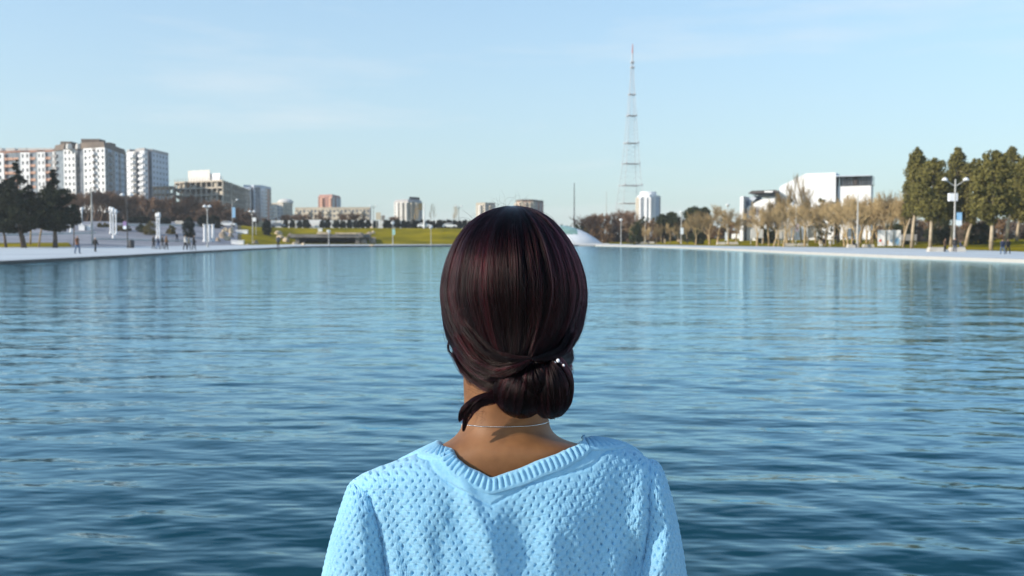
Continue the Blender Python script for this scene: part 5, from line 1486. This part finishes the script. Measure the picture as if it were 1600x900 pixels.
def sweater_mat():
    m = bpy.data.materials.new('blue_knit'); m.use_nodes = True
    nt = m.node_tree; b = nt.nodes['Principled BSDF']
    b.inputs['Roughness'].default_value = .95
    b.inputs['Specular IOR Level'].default_value = .1
    b.inputs['Sheen Weight'].default_value = .25
    b.inputs['Sheen Roughness'].default_value = .5
    tc = nt.nodes.new('ShaderNodeTexCoord'); n = nt.nodes.new('ShaderNodeTexNoise'); n.inputs['Scale'].default_value = 160; n.inputs['Detail'].default_value = 5
    rp = nt.nodes.new('ShaderNodeValToRGB')
    rp.color_ramp.elements[0].position = .3; rp.color_ramp.elements[0].color = (.27, .575, .80, 1)
    rp.color_ramp.elements[1].position = .7; rp.color_ramp.elements[1].color = (.36, .67, .88, 1)
    nt.links.new(tc.outputs['Object'], n.inputs['Vector']); nt.links.new(n.outputs['Fac'], rp.inputs['Fac']); nt.links.new(rp.outputs['Color'], b.inputs['Base Color'])
    # fine vertical yarn
    uv = nt.nodes.new('ShaderNodeUVMap'); uv.uv_map = 'uv'
    wv = nt.nodes.new('ShaderNodeTexWave'); wv.bands_direction = 'X'; wv.inputs['Scale'].default_value = 55; wv.inputs['Distortion'].default_value = 2.0; wv.inputs['Detail'].default_value = 2; wv.inputs['Detail Scale'].default_value = 6
    nt.links.new(uv.outputs[0], wv.inputs['Vector'])
    ad = nt.nodes.new('ShaderNodeMath'); ad.operation = 'ADD'
    nt.links.new(wv.outputs['Fac'], ad.inputs[0]); nt.links.new(n.outputs['Fac'], ad.inputs[1])
    bp = nt.nodes.new('ShaderNodeBump'); bp.inputs['Strength'].default_value = .45; bp.inputs['Distance'].default_value = .0012
    nt.links.new(ad.outputs[0], bp.inputs['Height']); nt.links.new(bp.outputs['Normal'], b.inputs['Normal'])
    return m
M['knit'] = sweater_mat()

def normals_of(P, wrap=False):
    if wrap:
        du = np.roll(P, -1, 1) - np.roll(P, 1, 1)
    else:
        du = np.gradient(P, axis=1)
    dv = np.gradient(P, axis=0)
    n = np.cross(du, dv)
    return n / (np.linalg.norm(n, axis=2, keepdims=True) + 1e-12)

def build_sweater():
    ab = np.linspace(-math.pi / 2 * 1.06, math.pi / 2 * 1.06, 620)
    af = np.linspace(ab[-1], 2 * math.pi + ab[0], 50)[1:-1]
    A = np.concatenate([ab, af]); A = np.where(A > math.pi, A - 2 * math.pi, A)
    base_row = np.interp(A, CA, CROW)
    t = np.concatenate([np.linspace(0, .46, 300), np.linspace(.46, 1, 30)[1:]])[:, None]
    rows = base_row[None, :] + t * (1390 - base_row[None, :]) * (.30 * t / .46 * (t < .46) + (t >= .46) * (.30 + .70 * (t - .46) / .54)) / np.maximum(t, 1e-6) * (t > 0)
    AA = A[None, :] + 0 * rows
    px, Y = ring_pt(TS, AA, rows)
    back = np.cos(AA) > 0
    depth_w = np.clip(np.cos(AA) * 2.2, 0, 1)
    Y = Y - folds(px, rows) * depth_w
    P = at_np(px, rows, Y)
    N = normals_of(P, True)
    c = np.array([0, YC, 1.7]); out = P - np.array([WO[0], YC, 0]) ; out[..., 2] = 0
    flip = np.where((N * out).sum(-1, keepdims=True) < 0, -1, 1); 
    if flip.mean() < 0: N = -N
    tilt = .20 * np.maximum(px - 815, 0) ** 1.0
    u = px - 800; v = rows + tilt + 700
    # near the shoulder the back turns over: measure v along the cloth
    dP = np.linalg.norm(np.diff(P, axis=0), axis=2) * 1150
    arc = np.concatenate([np.zeros((1, P.shape[1])), np.cumsum(dP, 0)], 0)
    v = rows + tilt + .04 * np.maximum(700 - px, 0)
    fade = smooth((905 - rows) / 4 + 10) * back
    edge = smooth(arc / 36.0 - .75)                     # the collar covers the start
    kn = knit(u, v) * edge
    seam = -.0022 * np.exp(-((arc - 38) / 3.0) ** 2)
    # fine only where the mesh is fine
    kn = kn * (rows < 960) * np.clip(np.cos(AA) * 6, 0, 1)
    P = P + N * (kn + seam)[..., None]
    uv = np.stack([u / 1150 * 10, v / 1150 * 10], -1)
    nr, nc = rows.shape
    me = np_mesh('sweater', P.reshape(-1, 3), grid_faces(nr, nc, True), True, uv.reshape(-1, 2))
    return me
sweater = wlink('sweater', build_sweater(), M['knit'])

def build_collar():
    """Ribbed band along the neckline."""
    A = np.concatenate([np.linspace(-math.pi, -1.75, 120, endpoint=False), np.linspace(-1.75, 1.75, 900, endpoint=False), np.linspace(1.75, math.pi, 120)])
    r0 = np.interp(A, CA, CROW)
    # rounded V
    k = np.ones(9) / 9; rr = np.convolve(np.pad(r0, 4, mode='edge'), k, 'valid')
    w = np.linspace(-.12, 1.06, 22)[:, None]
    bandw = np.interp(np.degrees(A), [-180, -100, -85, -60, -5, 60, 85, 100, 180], [24, 20, 10, 22, 25, 20, 9, 20, 24])[None, :]
    # on the back the band grows at right angles to the neckline, elsewhere straight down
    p0, _ = ring_pt(TS, A, rr)
    tx, ty = np.gradient(p0), np.gradient(rr); L_ = np.hypot(tx, ty) + 1e-9
    nx, ny = -ty / L_ * np.sign(tx), np.abs(tx) / L_
    bl = smooth((np.radians(74) - np.abs(A)) / np.radians(16))
    nx, ny = nx * bl, ny * bl + (1 - bl)
    kk = np.hanning(81); kk /= kk.sum()
    nx = np.convolve(np.pad(nx, 40, mode='edge'), kk, 'valid'); ny = np.convolve(np.pad(ny, 40, mode='edge'), kk, 'valid')
    rows = rr[None, :] + w * bandw * ny[None, :]
    pxt = p0[None, :] + w * bandw * nx[None, :]
    xl_, xr_ = tab(TS, rows, 1), tab(TS, rows, 2)
    sv = np.clip((pxt - (xl_ + xr_) / 2) / ((xr_ - xl_) / 2), -.999, .999)
    ainv = np.arcsin(np.sign(sv) * np.abs(sv) ** (1 / .86))
    AA = A[None, :] + (ainv - A[None, :]) * bl[None, :]
    px, Y = ring_pt(TS, AA, rows, grow=0.0)
    P = at_np(px, rows, Y)
    s = np.concatenate([[0], np.cumsum(np.linalg.norm(np.diff(P[8], axis=0), axis=1))]) * 1150
    N = normals_of(P)
    out = P - np.array([WO[0], YC, 0]); out[..., 2] = 0.0
    if (N * out).sum() < 0: N = -N
    prof = np.interp(w, [-.12, 0, .12, .6, .86, .93, 1.0, 1.06], [-.004, .0016, .0036, .0040, .0042, .0030, .0034, -.002])
    rib = np.abs(np.sin(s * math.pi / 8.6))[None, :] ** .8
    ribw = np.interp(w, [-.12, .0, .10, .74, .84, 1.06], [0, .2, 1, 1, 0, 0])
    h = prof + ribw * (rib - .75) * .0046
    P = P + N * h[..., None]
    return np_mesh('collar', P.reshape(-1, 3), grid_faces(*rows.shape), True, np.stack([0 * rows + s[None, :] / 1150 * 10, rows / 1150 * 10], -1).reshape(-1, 2))
wlink('collar', build_collar(), M['knit'])

def build_sleeve(side):
    # picture rows with the outer and inner edge of the sleeve
    if side < 0:
        T = np.array([(751, 550, 560), (753, 547.5, 572), (757, 545.5, 582), (764, 542, 590), (775, 538, 594), (800, 529.5, 600), (835, 518.5, 607), (870, 509.5, 612), (905, 502, 617), (960, 494, 618), (1040, 490, 614), (1120, 492, 604), (1200, 500, 596), (1300, 512, 580)], float)
        dep = [(751, .012), (757, .036), (775, .060), (800, .070), (870, .076), (1000, .074), (1120, .066), (1300, .045)]
    else:
        T = np.array([(717, 1012, 1020), (720, 1006, 1026), (726, 1000, 1031), (735, 1000, 1036), (750, 1000, 1041.5), (775, 1001, 1049), (805, 1002, 1056.5), (840, 999, 1063.5), (870, 995, 1068.5), (905, 990, 1073.5), (960, 986, 1079), (1040, 988, 1082), (1120, 996, 1080), (1200, 1004, 1072), (1300, 1018, 1060)], float)
        dep = [(717, .012), (726, .036), (745, .050), (770, .060), (870, .068), (1000, .074), (1120, .066), (1300, .045)]
    A = np.concatenate([np.linspace(-math.pi * .62, math.pi * .62, 200), np.linspace(math.pi * .62, math.pi * 1.38, 30)[1:-1]])
    rows = np.concatenate([np.linspace(T[0, 0], T[0, 0] + 14, 26), np.linspace(T[0, 0] + 14, 915, 230)[1:], np.linspace(915, 1300, 30)[1:]])
    r_ = rows[:, None]; a = A[None, :] + 0 * r_
    xl, xr = np.interp(r_, T[:, 0], T[:, 1]), np.interp(r_, T[:, 0], T[:, 2])
    s, c = np.sin(a), np.cos(a)
    px = (xl + xr) / 2 + (xr - xl) / 2 * np.sign(s) * np.abs(s) ** .92
    d = np.interp(r_, [q_[0] for q_ in dep], [q_[1] for q_ in dep])
    bend = np.interp(r_, [900, 1050, 1300], [0, 0.01, .12])
    fx = .0035 * np.sin(r_ * .045 + px * .06 * side) * smooth((r_ - 780) / 60) + .004 * g2(px, r_, 566 if side < 0 else 1040, 850, 10, 70, R(12) * side)
    Y = YC - .004 + bend - np.sign(c) * np.abs(c) ** .92 * d - fx * np.clip(c * 2, 0, 1)
    P = at_np(px, r_ + 0 * px, Y)
    N = normals_of(P, True)
    cen = P.mean(1, keepdims=True); o_ = P - cen
    if (N * o_).sum() < 0: N = -N
    arcu = np.concatenate([np.zeros((P.shape[0], 1)), np.cumsum(np.linalg.norm(np.diff(P, axis=1), axis=2), 1)], 1) * 1150
    u = arcu - arcu[:, 100:101]; v = r_ * 1.0 + side * .22 * (px - px.mean(1, keepdims=True)) + 0 * px
    kn = knit(u + 3, v) * (r_ < 950) * np.clip((c + .35) * 4, 0, 1) * smooth((r_ - T[0, 0]) / 8)
    P = P + N * kn[..., None]
    return np_mesh('sleeve', P.reshape(-1, 3), grid_faces(*px.shape, True), True, np.stack([u / 115, v / 115], -1).reshape(-1, 2))
for side in (-1, 1):
    sl = wlink('sleeve', build_sleeve(side), M['knit'], sweater)

# --- hair
HT = np.array([  # row, left, right, depth of the back, depth of the front
 (321, 794, 806, .004, .004), (323, 782, 822, .022, .025), (326, 769, 836, .036, .036), (331, 757, 846, .047, .048), (337, 747, 856, .058, .058), (350, 732, 870, .074, .075), (370, 716, 887, .091, .092),
 (400, 702, 903, .106, .105), (430, 694, 913, .113, .110), (460, 690.5, 917, .115, .11), (490, 692, 915, .112, .10), (515, 696, 910, .111, .085), (535, 701, 902, .111, .07), (555, 714, 886, .114, .05),
 (575, 731, 870, .112, .03), (595, 750, 860, .104, .01), (615, 768, 858, .090, .01), (632, 790, 850, .078, .01)])
_hr = np.arange(321, 640, .5)
def _soft(c):
    v = np.interp(_hr, HT[:, 0], HT[:, c]); out = v.copy()
    for _ in range(400):                                # diffusion: little at the crown, more below
        k = np.clip((_hr[1:-1] - 324) / 30, 0, 1) * .5
        out[1:-1] += k * (out[:-2] + out[2:] - 2 * out[1:-1]) * .9
    return out
_HS = {c: _soft(c) for c in (1, 2, 3, 4)}
def htab(row, c): return np.interp(row, _hr, _HS[c])
def hair_pt(a, row, off=0.0):
    xl, xr = htab(row, 1) + 4.5, htab(row, 2) - 4.5
    s, c = np.sin(a), np.cos(a)
    px = (xl + xr) / 2 + ((xr - xl) / 2 + off * 1143) * s
    d = np.where(c >= 0, htab(row, 3), htab(row, 4)) + off
    return at_np(px, row, YC - c * d)

def hair_bsdf(name, color, rough=.23, rad=.45):
    m = bpy.data.materials.new(name); m.use_nodes = True
    nt = m.node_tree; nt.nodes.clear()
    o = nt.nodes.new('ShaderNodeOutputMaterial'); h = nt.nodes.new('ShaderNodeBsdfHairPrincipled')
    h.model = 'CHIANG'; h.parametrization = 'COLOR'
    h.inputs['Color'].default_value = (*color, 1)
    h.inputs['Roughness'].default_value = rough
    h.inputs['IOR'].default_value = 1.27
    h.inputs['Radial Roughness'].default_value = rad
    for s_ in ('Random Roughness', 'Random Color'):
        if s_ in h.inputs: h.inputs[s_].default_value = .25
    # some locks are redder and lighter, others nearly black
    at_ = nt.nodes.new('ShaderNodeAttribute'); at_.attribute_name = 'shade'
    rp = nt.nodes.new('ShaderNodeValToRGB')
    rp.color_ramp.elements[0].position = 0.15; rp.color_ramp.elements[0].color = (color[0] * .35, color[1] * .5, color[2] * .55, 1)
    rp.color_ramp.elements[1].position = 1.0; rp.color_ramp.elements[1].color = (color[0] * 4.0, color[1] * 3.0, color[2] * 3.2, 1)
    e = rp.color_ramp.elements.new(.65); e.color = (*color, 1)
    nt.links.new(at_.outputs['Fac'], rp.inputs['Fac']); nt.links.new(rp.outputs['Color'], h.inputs['Color'])
    nt.links.new(h.outputs[0], o.inputs['Surface'])
    return m
M['hair'] = hair_bsdf('dark_burgundy_hair', (.0080, .0014, .0020))
M['hair_cap'] = mat('hair_under', (.010, .005, .006), .7)

def strands(name, paths, r0, material, parent, tip=.35, shade=None):
    """paths (n, k, 3) in world space -> one hair curves object."""
    n, k = paths.shape[:2]
    hc = bpy.data.hair_curves.new(name)
    hc.add_curves([k] * n)
    hc.position_data.foreach_set('vector', np.ascontiguousarray(paths, dtype=np.float32).ravel())
    at_ = hc.attributes.get('radius') or hc.attributes.new('radius', 'FLOAT', 'POINT')
    rr = (np.asarray(r0).reshape(-1, 1) * np.interp(np.linspace(0, 1, k), [0, .08, .7, 1], [.7, 1, 1, tip])[None, :]) * np.ones((n, 1))
    at_.data.foreach_set('value', np.ascontiguousarray(rr, dtype=np.float32).ravel())
    if shade is None: shade = np.random.default_rng(n).random(n) * .8
    sh_ = hc.attributes.new('shade', 'FLOAT', 'CURVE'); sh_.data.foreach_set('value', np.ascontiguousarray(shade, dtype=np.float32))
    o = bpy.data.objects.new(name, hc); COL.objects.link(o)
    hc.materials.append(material)
    o.parent = parent
    if parent is woman: o.matrix_parent_inverse = Matrix.Translation(-woman.location)
    return o

rg = np.random.default_rng(31)
# cap under the strands
rowsC = np.concatenate([np.linspace(321.5, 340, 10), np.linspace(345, 630, 40)])
aC = np.linspace(-math.pi, math.pi, 64, endpoint=False)
def cap_mesh():
    r_ = rowsC[:, None]; a = aC[None, :] + 0 * r_
    P = hair_pt(a, r_ + 0 * a, -.006)
    F = grid_faces(len(rowsC), 64, True)
    rr = np.repeat(rowsC[:-1], 64); cc = np.tile(aC + math.pi / 64, len(rowsC) - 1)
    keep = (rr < 395) | (np.abs(cc) < np.interp(rr, [395, 480, 560, 630], [2.1, 1.95, 1.6, 1.45]))
    return np_mesh('hair', P.reshape(-1, 3), F[keep], True)
hair = wlink('hair', cap_mesh(), M['hair_cap'])

def scalp_strands(nlock=520, per=46, k=26):
    n = nlock * per
    la = rg.uniform(-2.15, 2.15, nlock); la = np.where(np.abs(la) < 1.75, la, la * (1 + 0 * la))
    lo = rg.normal(0, .0021, nlock); lw = rg.uniform(.016, .05, nlock); lb = rg.normal(0, .045, nlock); lend = rg.uniform(.80, 1.0, nlock)
    lph = rg.random(nlock) * 6.28; lstart = rg.random(nlock) ** 2 * .30
    L = np.repeat(np.arange(nlock), per)
    a0 = la[L] + rg.normal(0, 1, n) * lw[L]
    t = np.linspace(0, 1, k)[None, :]
    st = (lstart[L] + rg.uniform(0, .05, n))[:, None]
    en = (lend[L] + rg.normal(0, .015, n))[:, None]
    tau = st + (en - st) * t
    # rows: from the crown to the nape, closely spaced where the top curves over
    row = 321.6 + (626 - 321.6) * (1 - np.cos(tau * math.pi / 2)) ** .92
    ab = .10 + lb[L][:, None]
    low = np.clip((row - 440) / (620 - 440), 0, 1)
    g = .80 * low ** 1.7
    a = a0[:, None] + (ab - a0[:, None]) * g
    # locks lean a little to the right on the left half, as brushed back
    a = a + .05 * np.sin(tau * 5 + lph[L][:, None]) * (1 - low) * .6 + .04 * lb[L][:, None] * 10 * tau
    off = lo[L][:, None] * smooth(tau * 4) + rg.normal(0, .0007, n)[:, None] + .0012 * np.sin(tau * 7 + lph[L][:, None])
    side_lim = np.interp(row, [321, 395, 480, 560, 630], [3.1, 2.2, 2.05, 1.75, 1.6])
    a = np.clip(a, -side_lim, side_lim)
    shade = np.clip(rg.random(nlock)[L] * .75 + rg.random(n) * .35 - .05, 0, 1)
    return hair_pt(a, row, off), shade
P, SHADE = scalp_strands()
strands('hair_strands', P, .00017 * np.ones(len(P)), M['hair'], hair, shade=SHADE)

# the low bun: two lobes of hair folded over, strands fanning from its top
def bun_lobe(cx, cy, rx, rz, ry, ydep, pole_px, n, seed, spin):
    r_ = np.random.default_rng(seed)
    c = np.array(at(cx, cy, YC - ydep)); k = 1 / 1215.0
    pole = Vector((pole_px[0] * k, -.012, -pole_px[1] * k)).normalized()
    ex = Vector((1, 0, 0)); ex = (ex - pole * ex.dot(pole)).normalized(); ey = pole.cross(ex)
    B = np.array([ex, ey, pole])
    nl = 120; ph = np.sort(r_.random(nl) * 2 * math.pi); lo = r_.normal(0, .0006, nl); shd = r_.random(nl)
    L = r_.integers(0, nl, n)
    phi = ph[L] + r_.normal(0, .04, n)
    t = np.linspace(0, 1, 22)[None, :]
    th = (.12 + r_.random(n) * .25)[:, None] + t * (2.55 + r_.normal(0, .12, n))[:, None]
    f = phi[:, None] + spin * t ** 1.3 + .05 * np.sin(t * 4 + L[:, None])
    d = np.stack([np.sin(th) * np.cos(f), np.sin(th) * np.sin(f), np.cos(th)], -1) @ B
    rad = np.array([rx * k, ry, rz * k])
    o_ = 1 + (lo[L][:, None] + r_.normal(0, .0008, n)[:, None] + .0006 * np.sin(th * 4 + 2 * L[:, None])) / .04
    # superellipse for a fuller, squarer roll
    return c + d * rad * o_[..., None], np.clip(shd[L] * .9 + r_.normal(0, .1, n), 0, 1)
def lobe_core(cx, cy, rx, rz, ry, ydep):
    bm = bmesh.new(); k = 1 / 1215.0
    bmesh.ops.create_uvsphere(bm, u_segments=28, v_segments=18, radius=1, matrix=Matrix.Translation(at(cx, cy, YC - ydep)) @ Matrix.Diagonal((rx * k * .93, ry * .93, rz * k * .93, 1)))
    me = bpy.data.meshes.new('bun'); bm.to_mesh(me); bm.free(); me.polygons.foreach_set('use_smooth', np.full(len(me.polygons), True)); return me
LOBES = [(814, 606, 42, 45, .040, .090, (14, -40), 9000, 71, .35), (860, 604, 34.5, 48, .038, .094, (-10, -40), 6500, 72, -.30), (836, 592, 40, 33, .038, .094, (-4, -30), 5000, 73, .15)]
bun = None
for i, q_ in enumerate(LOBES):
    c_ = wlink('bun', lobe_core(*q_[:6]), M['hair_cap'])
    bp_, bs_ = bun_lobe(*q_)
    strands('bun_strands', bp_, .00017 * np.ones(q_[7]), M['hair'], c_, shade=bs_)

def lock(ctrl, n, spread0, spread1, r, name, k=24, seed=1, parent=None, wob=.0006, tip=.3):
    """ctrl: (px, row, distance) of the middle line."""
    r_ = np.random.default_rng(seed)
    C = np.array([at(*c) for c in ctrl]); m = len(C)
    tt = np.linspace(0, m - 1, k)
    # Catmull-Rom
    Cp = np.vstack([2 * C[0] - C[1], C, 2 * C[-1] - C[-2]])
    i = np.minimum(tt.astype(int), m - 2); f = (tt - i)[:, None]
    p0, p1, p2, p3 = Cp[i], Cp[i + 1], Cp[i + 2], Cp[i + 3]
    mid_ = .5 * (2 * p1 + (p2 - p0) * f + (2 * p0 - 5 * p1 + 4 * p2 - p3) * f ** 2 + (3 * p1 - p0 - 3 * p2 + p3) * f ** 3)
    t = np.linspace(0, 1, k)
    sp = np.interp(t, [0, .25, .7, 1], [spread0, (spread0 + spread1) * .55, spread1, spread1 * .25])[None, :, None]
    ns = max(1, n // 36); cl = r_.integers(0, ns, n)
    cen_ = r_.normal(0, .95, (ns, 1, 3)); shd = r_.random(ns) * .9
    o_ = (cen_[cl] + r_.normal(0, .28, (n, 1, 3))) * np.array([1, .8, 1]) if n > 60 else r_.normal(0, 1, (n, 1, 3))
    shade = np.clip(shd[cl] + r_.normal(0, .12, n), 0, 1)
    w_ = wob * np.sin(t[None, :, None] * r_.uniform(3, 9, (n, 1, 3)) + r_.random((n, 1, 3)) * 6)
    return strands(name, mid_[None] + o_ * sp + w_, r * np.ones(n), M['hair'], parent or woman, tip, shade)
yb = YC - .088
# the tail that escapes the bun to the left and hangs down
lock([(800, 606, yb), (776, 617, yb), (750, 624, yb), (733, 632, yb), (722, 646, yb), (718, 657, yb + .004)], 500, .0032, .0026, .00017, 'hair_tail', seed=81)
lock([(798, 610, yb), (770, 622, yb), (748, 632, yb - .002), (735, 643, yb), (728, 656, yb), (724, 673, yb + .002)], 520, .0034, .0024, .00017, 'hair_tail', seed=82)
# hair gathered across the nape into the bun
lock([(712, 548, YC - .03), (728, 572, YC - .052), (748, 590, YC - .068), (775, 604, YC - .085), (805, 606, YC - .095)], 900, .0040, .0055, .00017, 'nape_lock', seed=83, tip=.8)
lock([(722, 540, YC - .055), (744, 566, YC - .078), (770, 584, YC - .098), (805, 590, YC - .112)], 900, .0048, .006, .00017, 'nape_lock', seed=84, tip=.8)
lock([(884, 545, YC - .04), (882, 562, YC - .06), (862, 572, YC - .095), (838, 578, YC - .115)], 800, .0042, .005, .00017, 'nape_lock', seed=85, tip=.8)
# locks brushed back from both sides and laid over the top of the bun
lock([(718, 526, YC - .068), (742, 562, YC - .096), (774, 580, YC - .113), (802, 576, YC - .127), (828, 563, YC - .129)], 900, .0050, .0032, .00017, 'swept_lock', seed=86, tip=.8)
lock([(734, 515, YC - .086), (764, 550, YC - .106), (798, 564, YC - .120), (830, 561, YC - .129)], 800, .0050, .0032, .00017, 'swept_lock', seed=87, tip=.8)
lock([(891, 518, YC - .066), (878, 546, YC - .088), (856, 560, YC - .110), (830, 562, YC - .129)], 700, .0040, .0032, .00017, 'swept_lock', seed=88, tip=.8)
# loose hairs
fr = .00013
lock([(703, 528, YC - .01), (700, 542, YC - .01), (704, 553, YC - .005), (713, 560, YC - .01), (729, 561, YC - .03)], 26, .0007, .0008, fr, 'loose_hair', seed=91)
lock([(713, 540, YC - .015), (707, 538, YC - .01), (708, 545, YC - .01), (716, 547, YC - .02)], 10, .0006, .0006, fr, 'loose_hair', seed=92)
lock([(722, 548, YC - .03), (728, 570, YC - .045), (732, 590, YC - .05), (735, 602, YC - .055)], 34, .0035, .003, fr, 'loose_hair', seed=93)
lock([(742, 585, YC - .06), (748, 600, YC - .066), (768, 612, YC - .07)], 26, .0035, .003, fr, 'loose_hair', seed=94)
lock([(889, 566, YC - .03), (894, 574, YC - .03), (894, 584, YC - .04), (889, 588, YC - .06)], 8, .0008, .001, fr, 'loose_hair', seed=95)
def flyaways():
    r_ = np.random.default_rng(99); n = 320; k = 12
    t = np.linspace(0, 1, k)[None, :]
    a = r_.uniform(-1.9, 1.9, n); tau0 = r_.random(n) ** .6 * .75
    tau = tau0[:, None] + t * r_.uniform(.1, .35, n)[:, None]
    row = 321.6 + (626 - 321.6) * (1 - np.cos(np.clip(tau, 0, 1) * math.pi / 2)) ** .92
    lift = r_.uniform(.001, .009, n)[:, None] * np.sin(t * math.pi * r_.uniform(.6, 1.1, n)[:, None])
    aa = a[:, None] + r_.normal(0, .18, n)[:, None] * t ** 1.5
    P1 = hair_pt(aa, row, .0015 + lift)
    # short wisps standing up at the crown
    n2 = 45; b_ = r_.normal(0, 1, (n2, 2)) * np.array([34, 1.5]); 
    L = r_.uniform(.008, .032, n2)
    root_px = 792 + b_[:, 0]
    base_ = np.stack([at_np(root_px, np.interp(root_px, [720, 745, 770, 800, 835, 870], [364, 338, 326, 322, 331, 352]) + 1, YC - .01 + 0 * root_px)], 0)[0]
    ang = r_.normal(-.2, .7, n2); curl = r_.normal(0, 1.8, n2)
    tt = np.linspace(0, 1, k)
    th = ang[:, None] + curl[:, None] * tt[None, :]
    dx = np.cumsum(np.sin(th), 1) / k * L[:, None]; dz = np.cumsum(np.cos(th), 1) / k * L[:, None]
    dyv = np.cumsum(0 * th + r_.normal(0, .4, n2)[:, None], 1) / k * L[:, None]
    P2 = base_[:, None, :] + np.stack([dx, dyv, dz], -1)
    # fine fuzz by the nape
    n3 = 110; px = r_.uniform(724, 800, n3); ro = r_.uniform(590, 655, n3)
    base3 = at_np(px, ro, YC - .055 + 0 * px); th = r_.normal(-1.6, .5, n3)[:, None] + r_.normal(0, 1.2, n3)[:, None] * tt[None, :]; L3 = r_.uniform(.01, .035, n3)
    P3 = base3[:, None, :] + np.stack([np.cumsum(np.sin(th), 1) / k * L3[:, None], -.004 * tt[None, :] + 0 * th, np.cumsum(np.cos(th), 1) / k * L3[:, None]], -1)
    return np.concatenate([P1, P2, P3], 0)
P = flyaways()
strands('stray_hair', P, .00007 * np.ones(len(P)), M['hair'], woman)

# --- necklace and earring
def necklace():
    A = np.linspace(-math.pi, math.pi, 210, endpoint=False)
    rows = np.interp(np.degrees(A), [-180, -90, -60, -30, 0, 30, 60, 90, 180], [705, 662, 664, 666.5, 667, 665.5, 662, 657.5, 705])
    px, Y = ring_pt(TB, A, rows, grow=.0006)
    px = np.where(np.abs(np.degrees(A)) > 80, px + np.sign(A) * 1.0, px)
    P = at_np(px, rows, Y)
    mb = MB()
    for i in range(len(P)):
        bm_ = [(0, 0, 1), (1, 0, 0), (0, 1, 0), (-1, 0, 0), (0, -1, 0), (0, 0, -1)]
        r = .00105
        mb.add([P[i] + np.array(b_) * r for b_ in bm_], [(0, 1, 2), (0, 2, 3), (0, 3, 4), (0, 4, 1), (5, 2, 1), (5, 3, 2), (5, 4, 3), (5, 1, 4)])
        j = (i + 1) % len(P)
        mb.tube([P[i], P[j]], .00030, 4, False)
    return mb.mesh('necklace', True)
M['silver'] = mat('silver', (.85, .84, .82), .22, metallic=1.0)
wlink('necklace', necklace(), M['silver'])
def earring(px, row, Y):
    mb = MB(); c = at(px, row, Y)
    mb.lathe([(.0005, -.004), (.0034, -.002), (.004, .0006), (.003, .003), (.0005, .004)], c, 12)
    return mb.mesh('earring', True)
M['pearl'] = mat('pearl', (.85, .85, .86), .18)
wlink('earring', earring(884, 567, YC - .02), M['pearl'])
wlink('earring', earring(719, 562, YC + .004), M['pearl'])
def hair_clip():
    mb = MB()
    for px, row, r in ((866.5, 567.5, .0021), (872, 563.5, .0024), (880.5, 571, .0018)):
        c = at(px, row, YC - .1145)
        mb.lathe([(.0003, -r), (r * .7, -r * .7), (r, 0), (r * .7, r * .7), (.0003, r)], c, 10)
    mb.tube([at(864, 569.5, YC - .112), at(872, 563, YC - .1125), at(881, 571, YC - .110)], .0009, 6)
    return mb.mesh('hair_clip', True)
wlink('hair_clip', hair_clip(), M['pearl'])
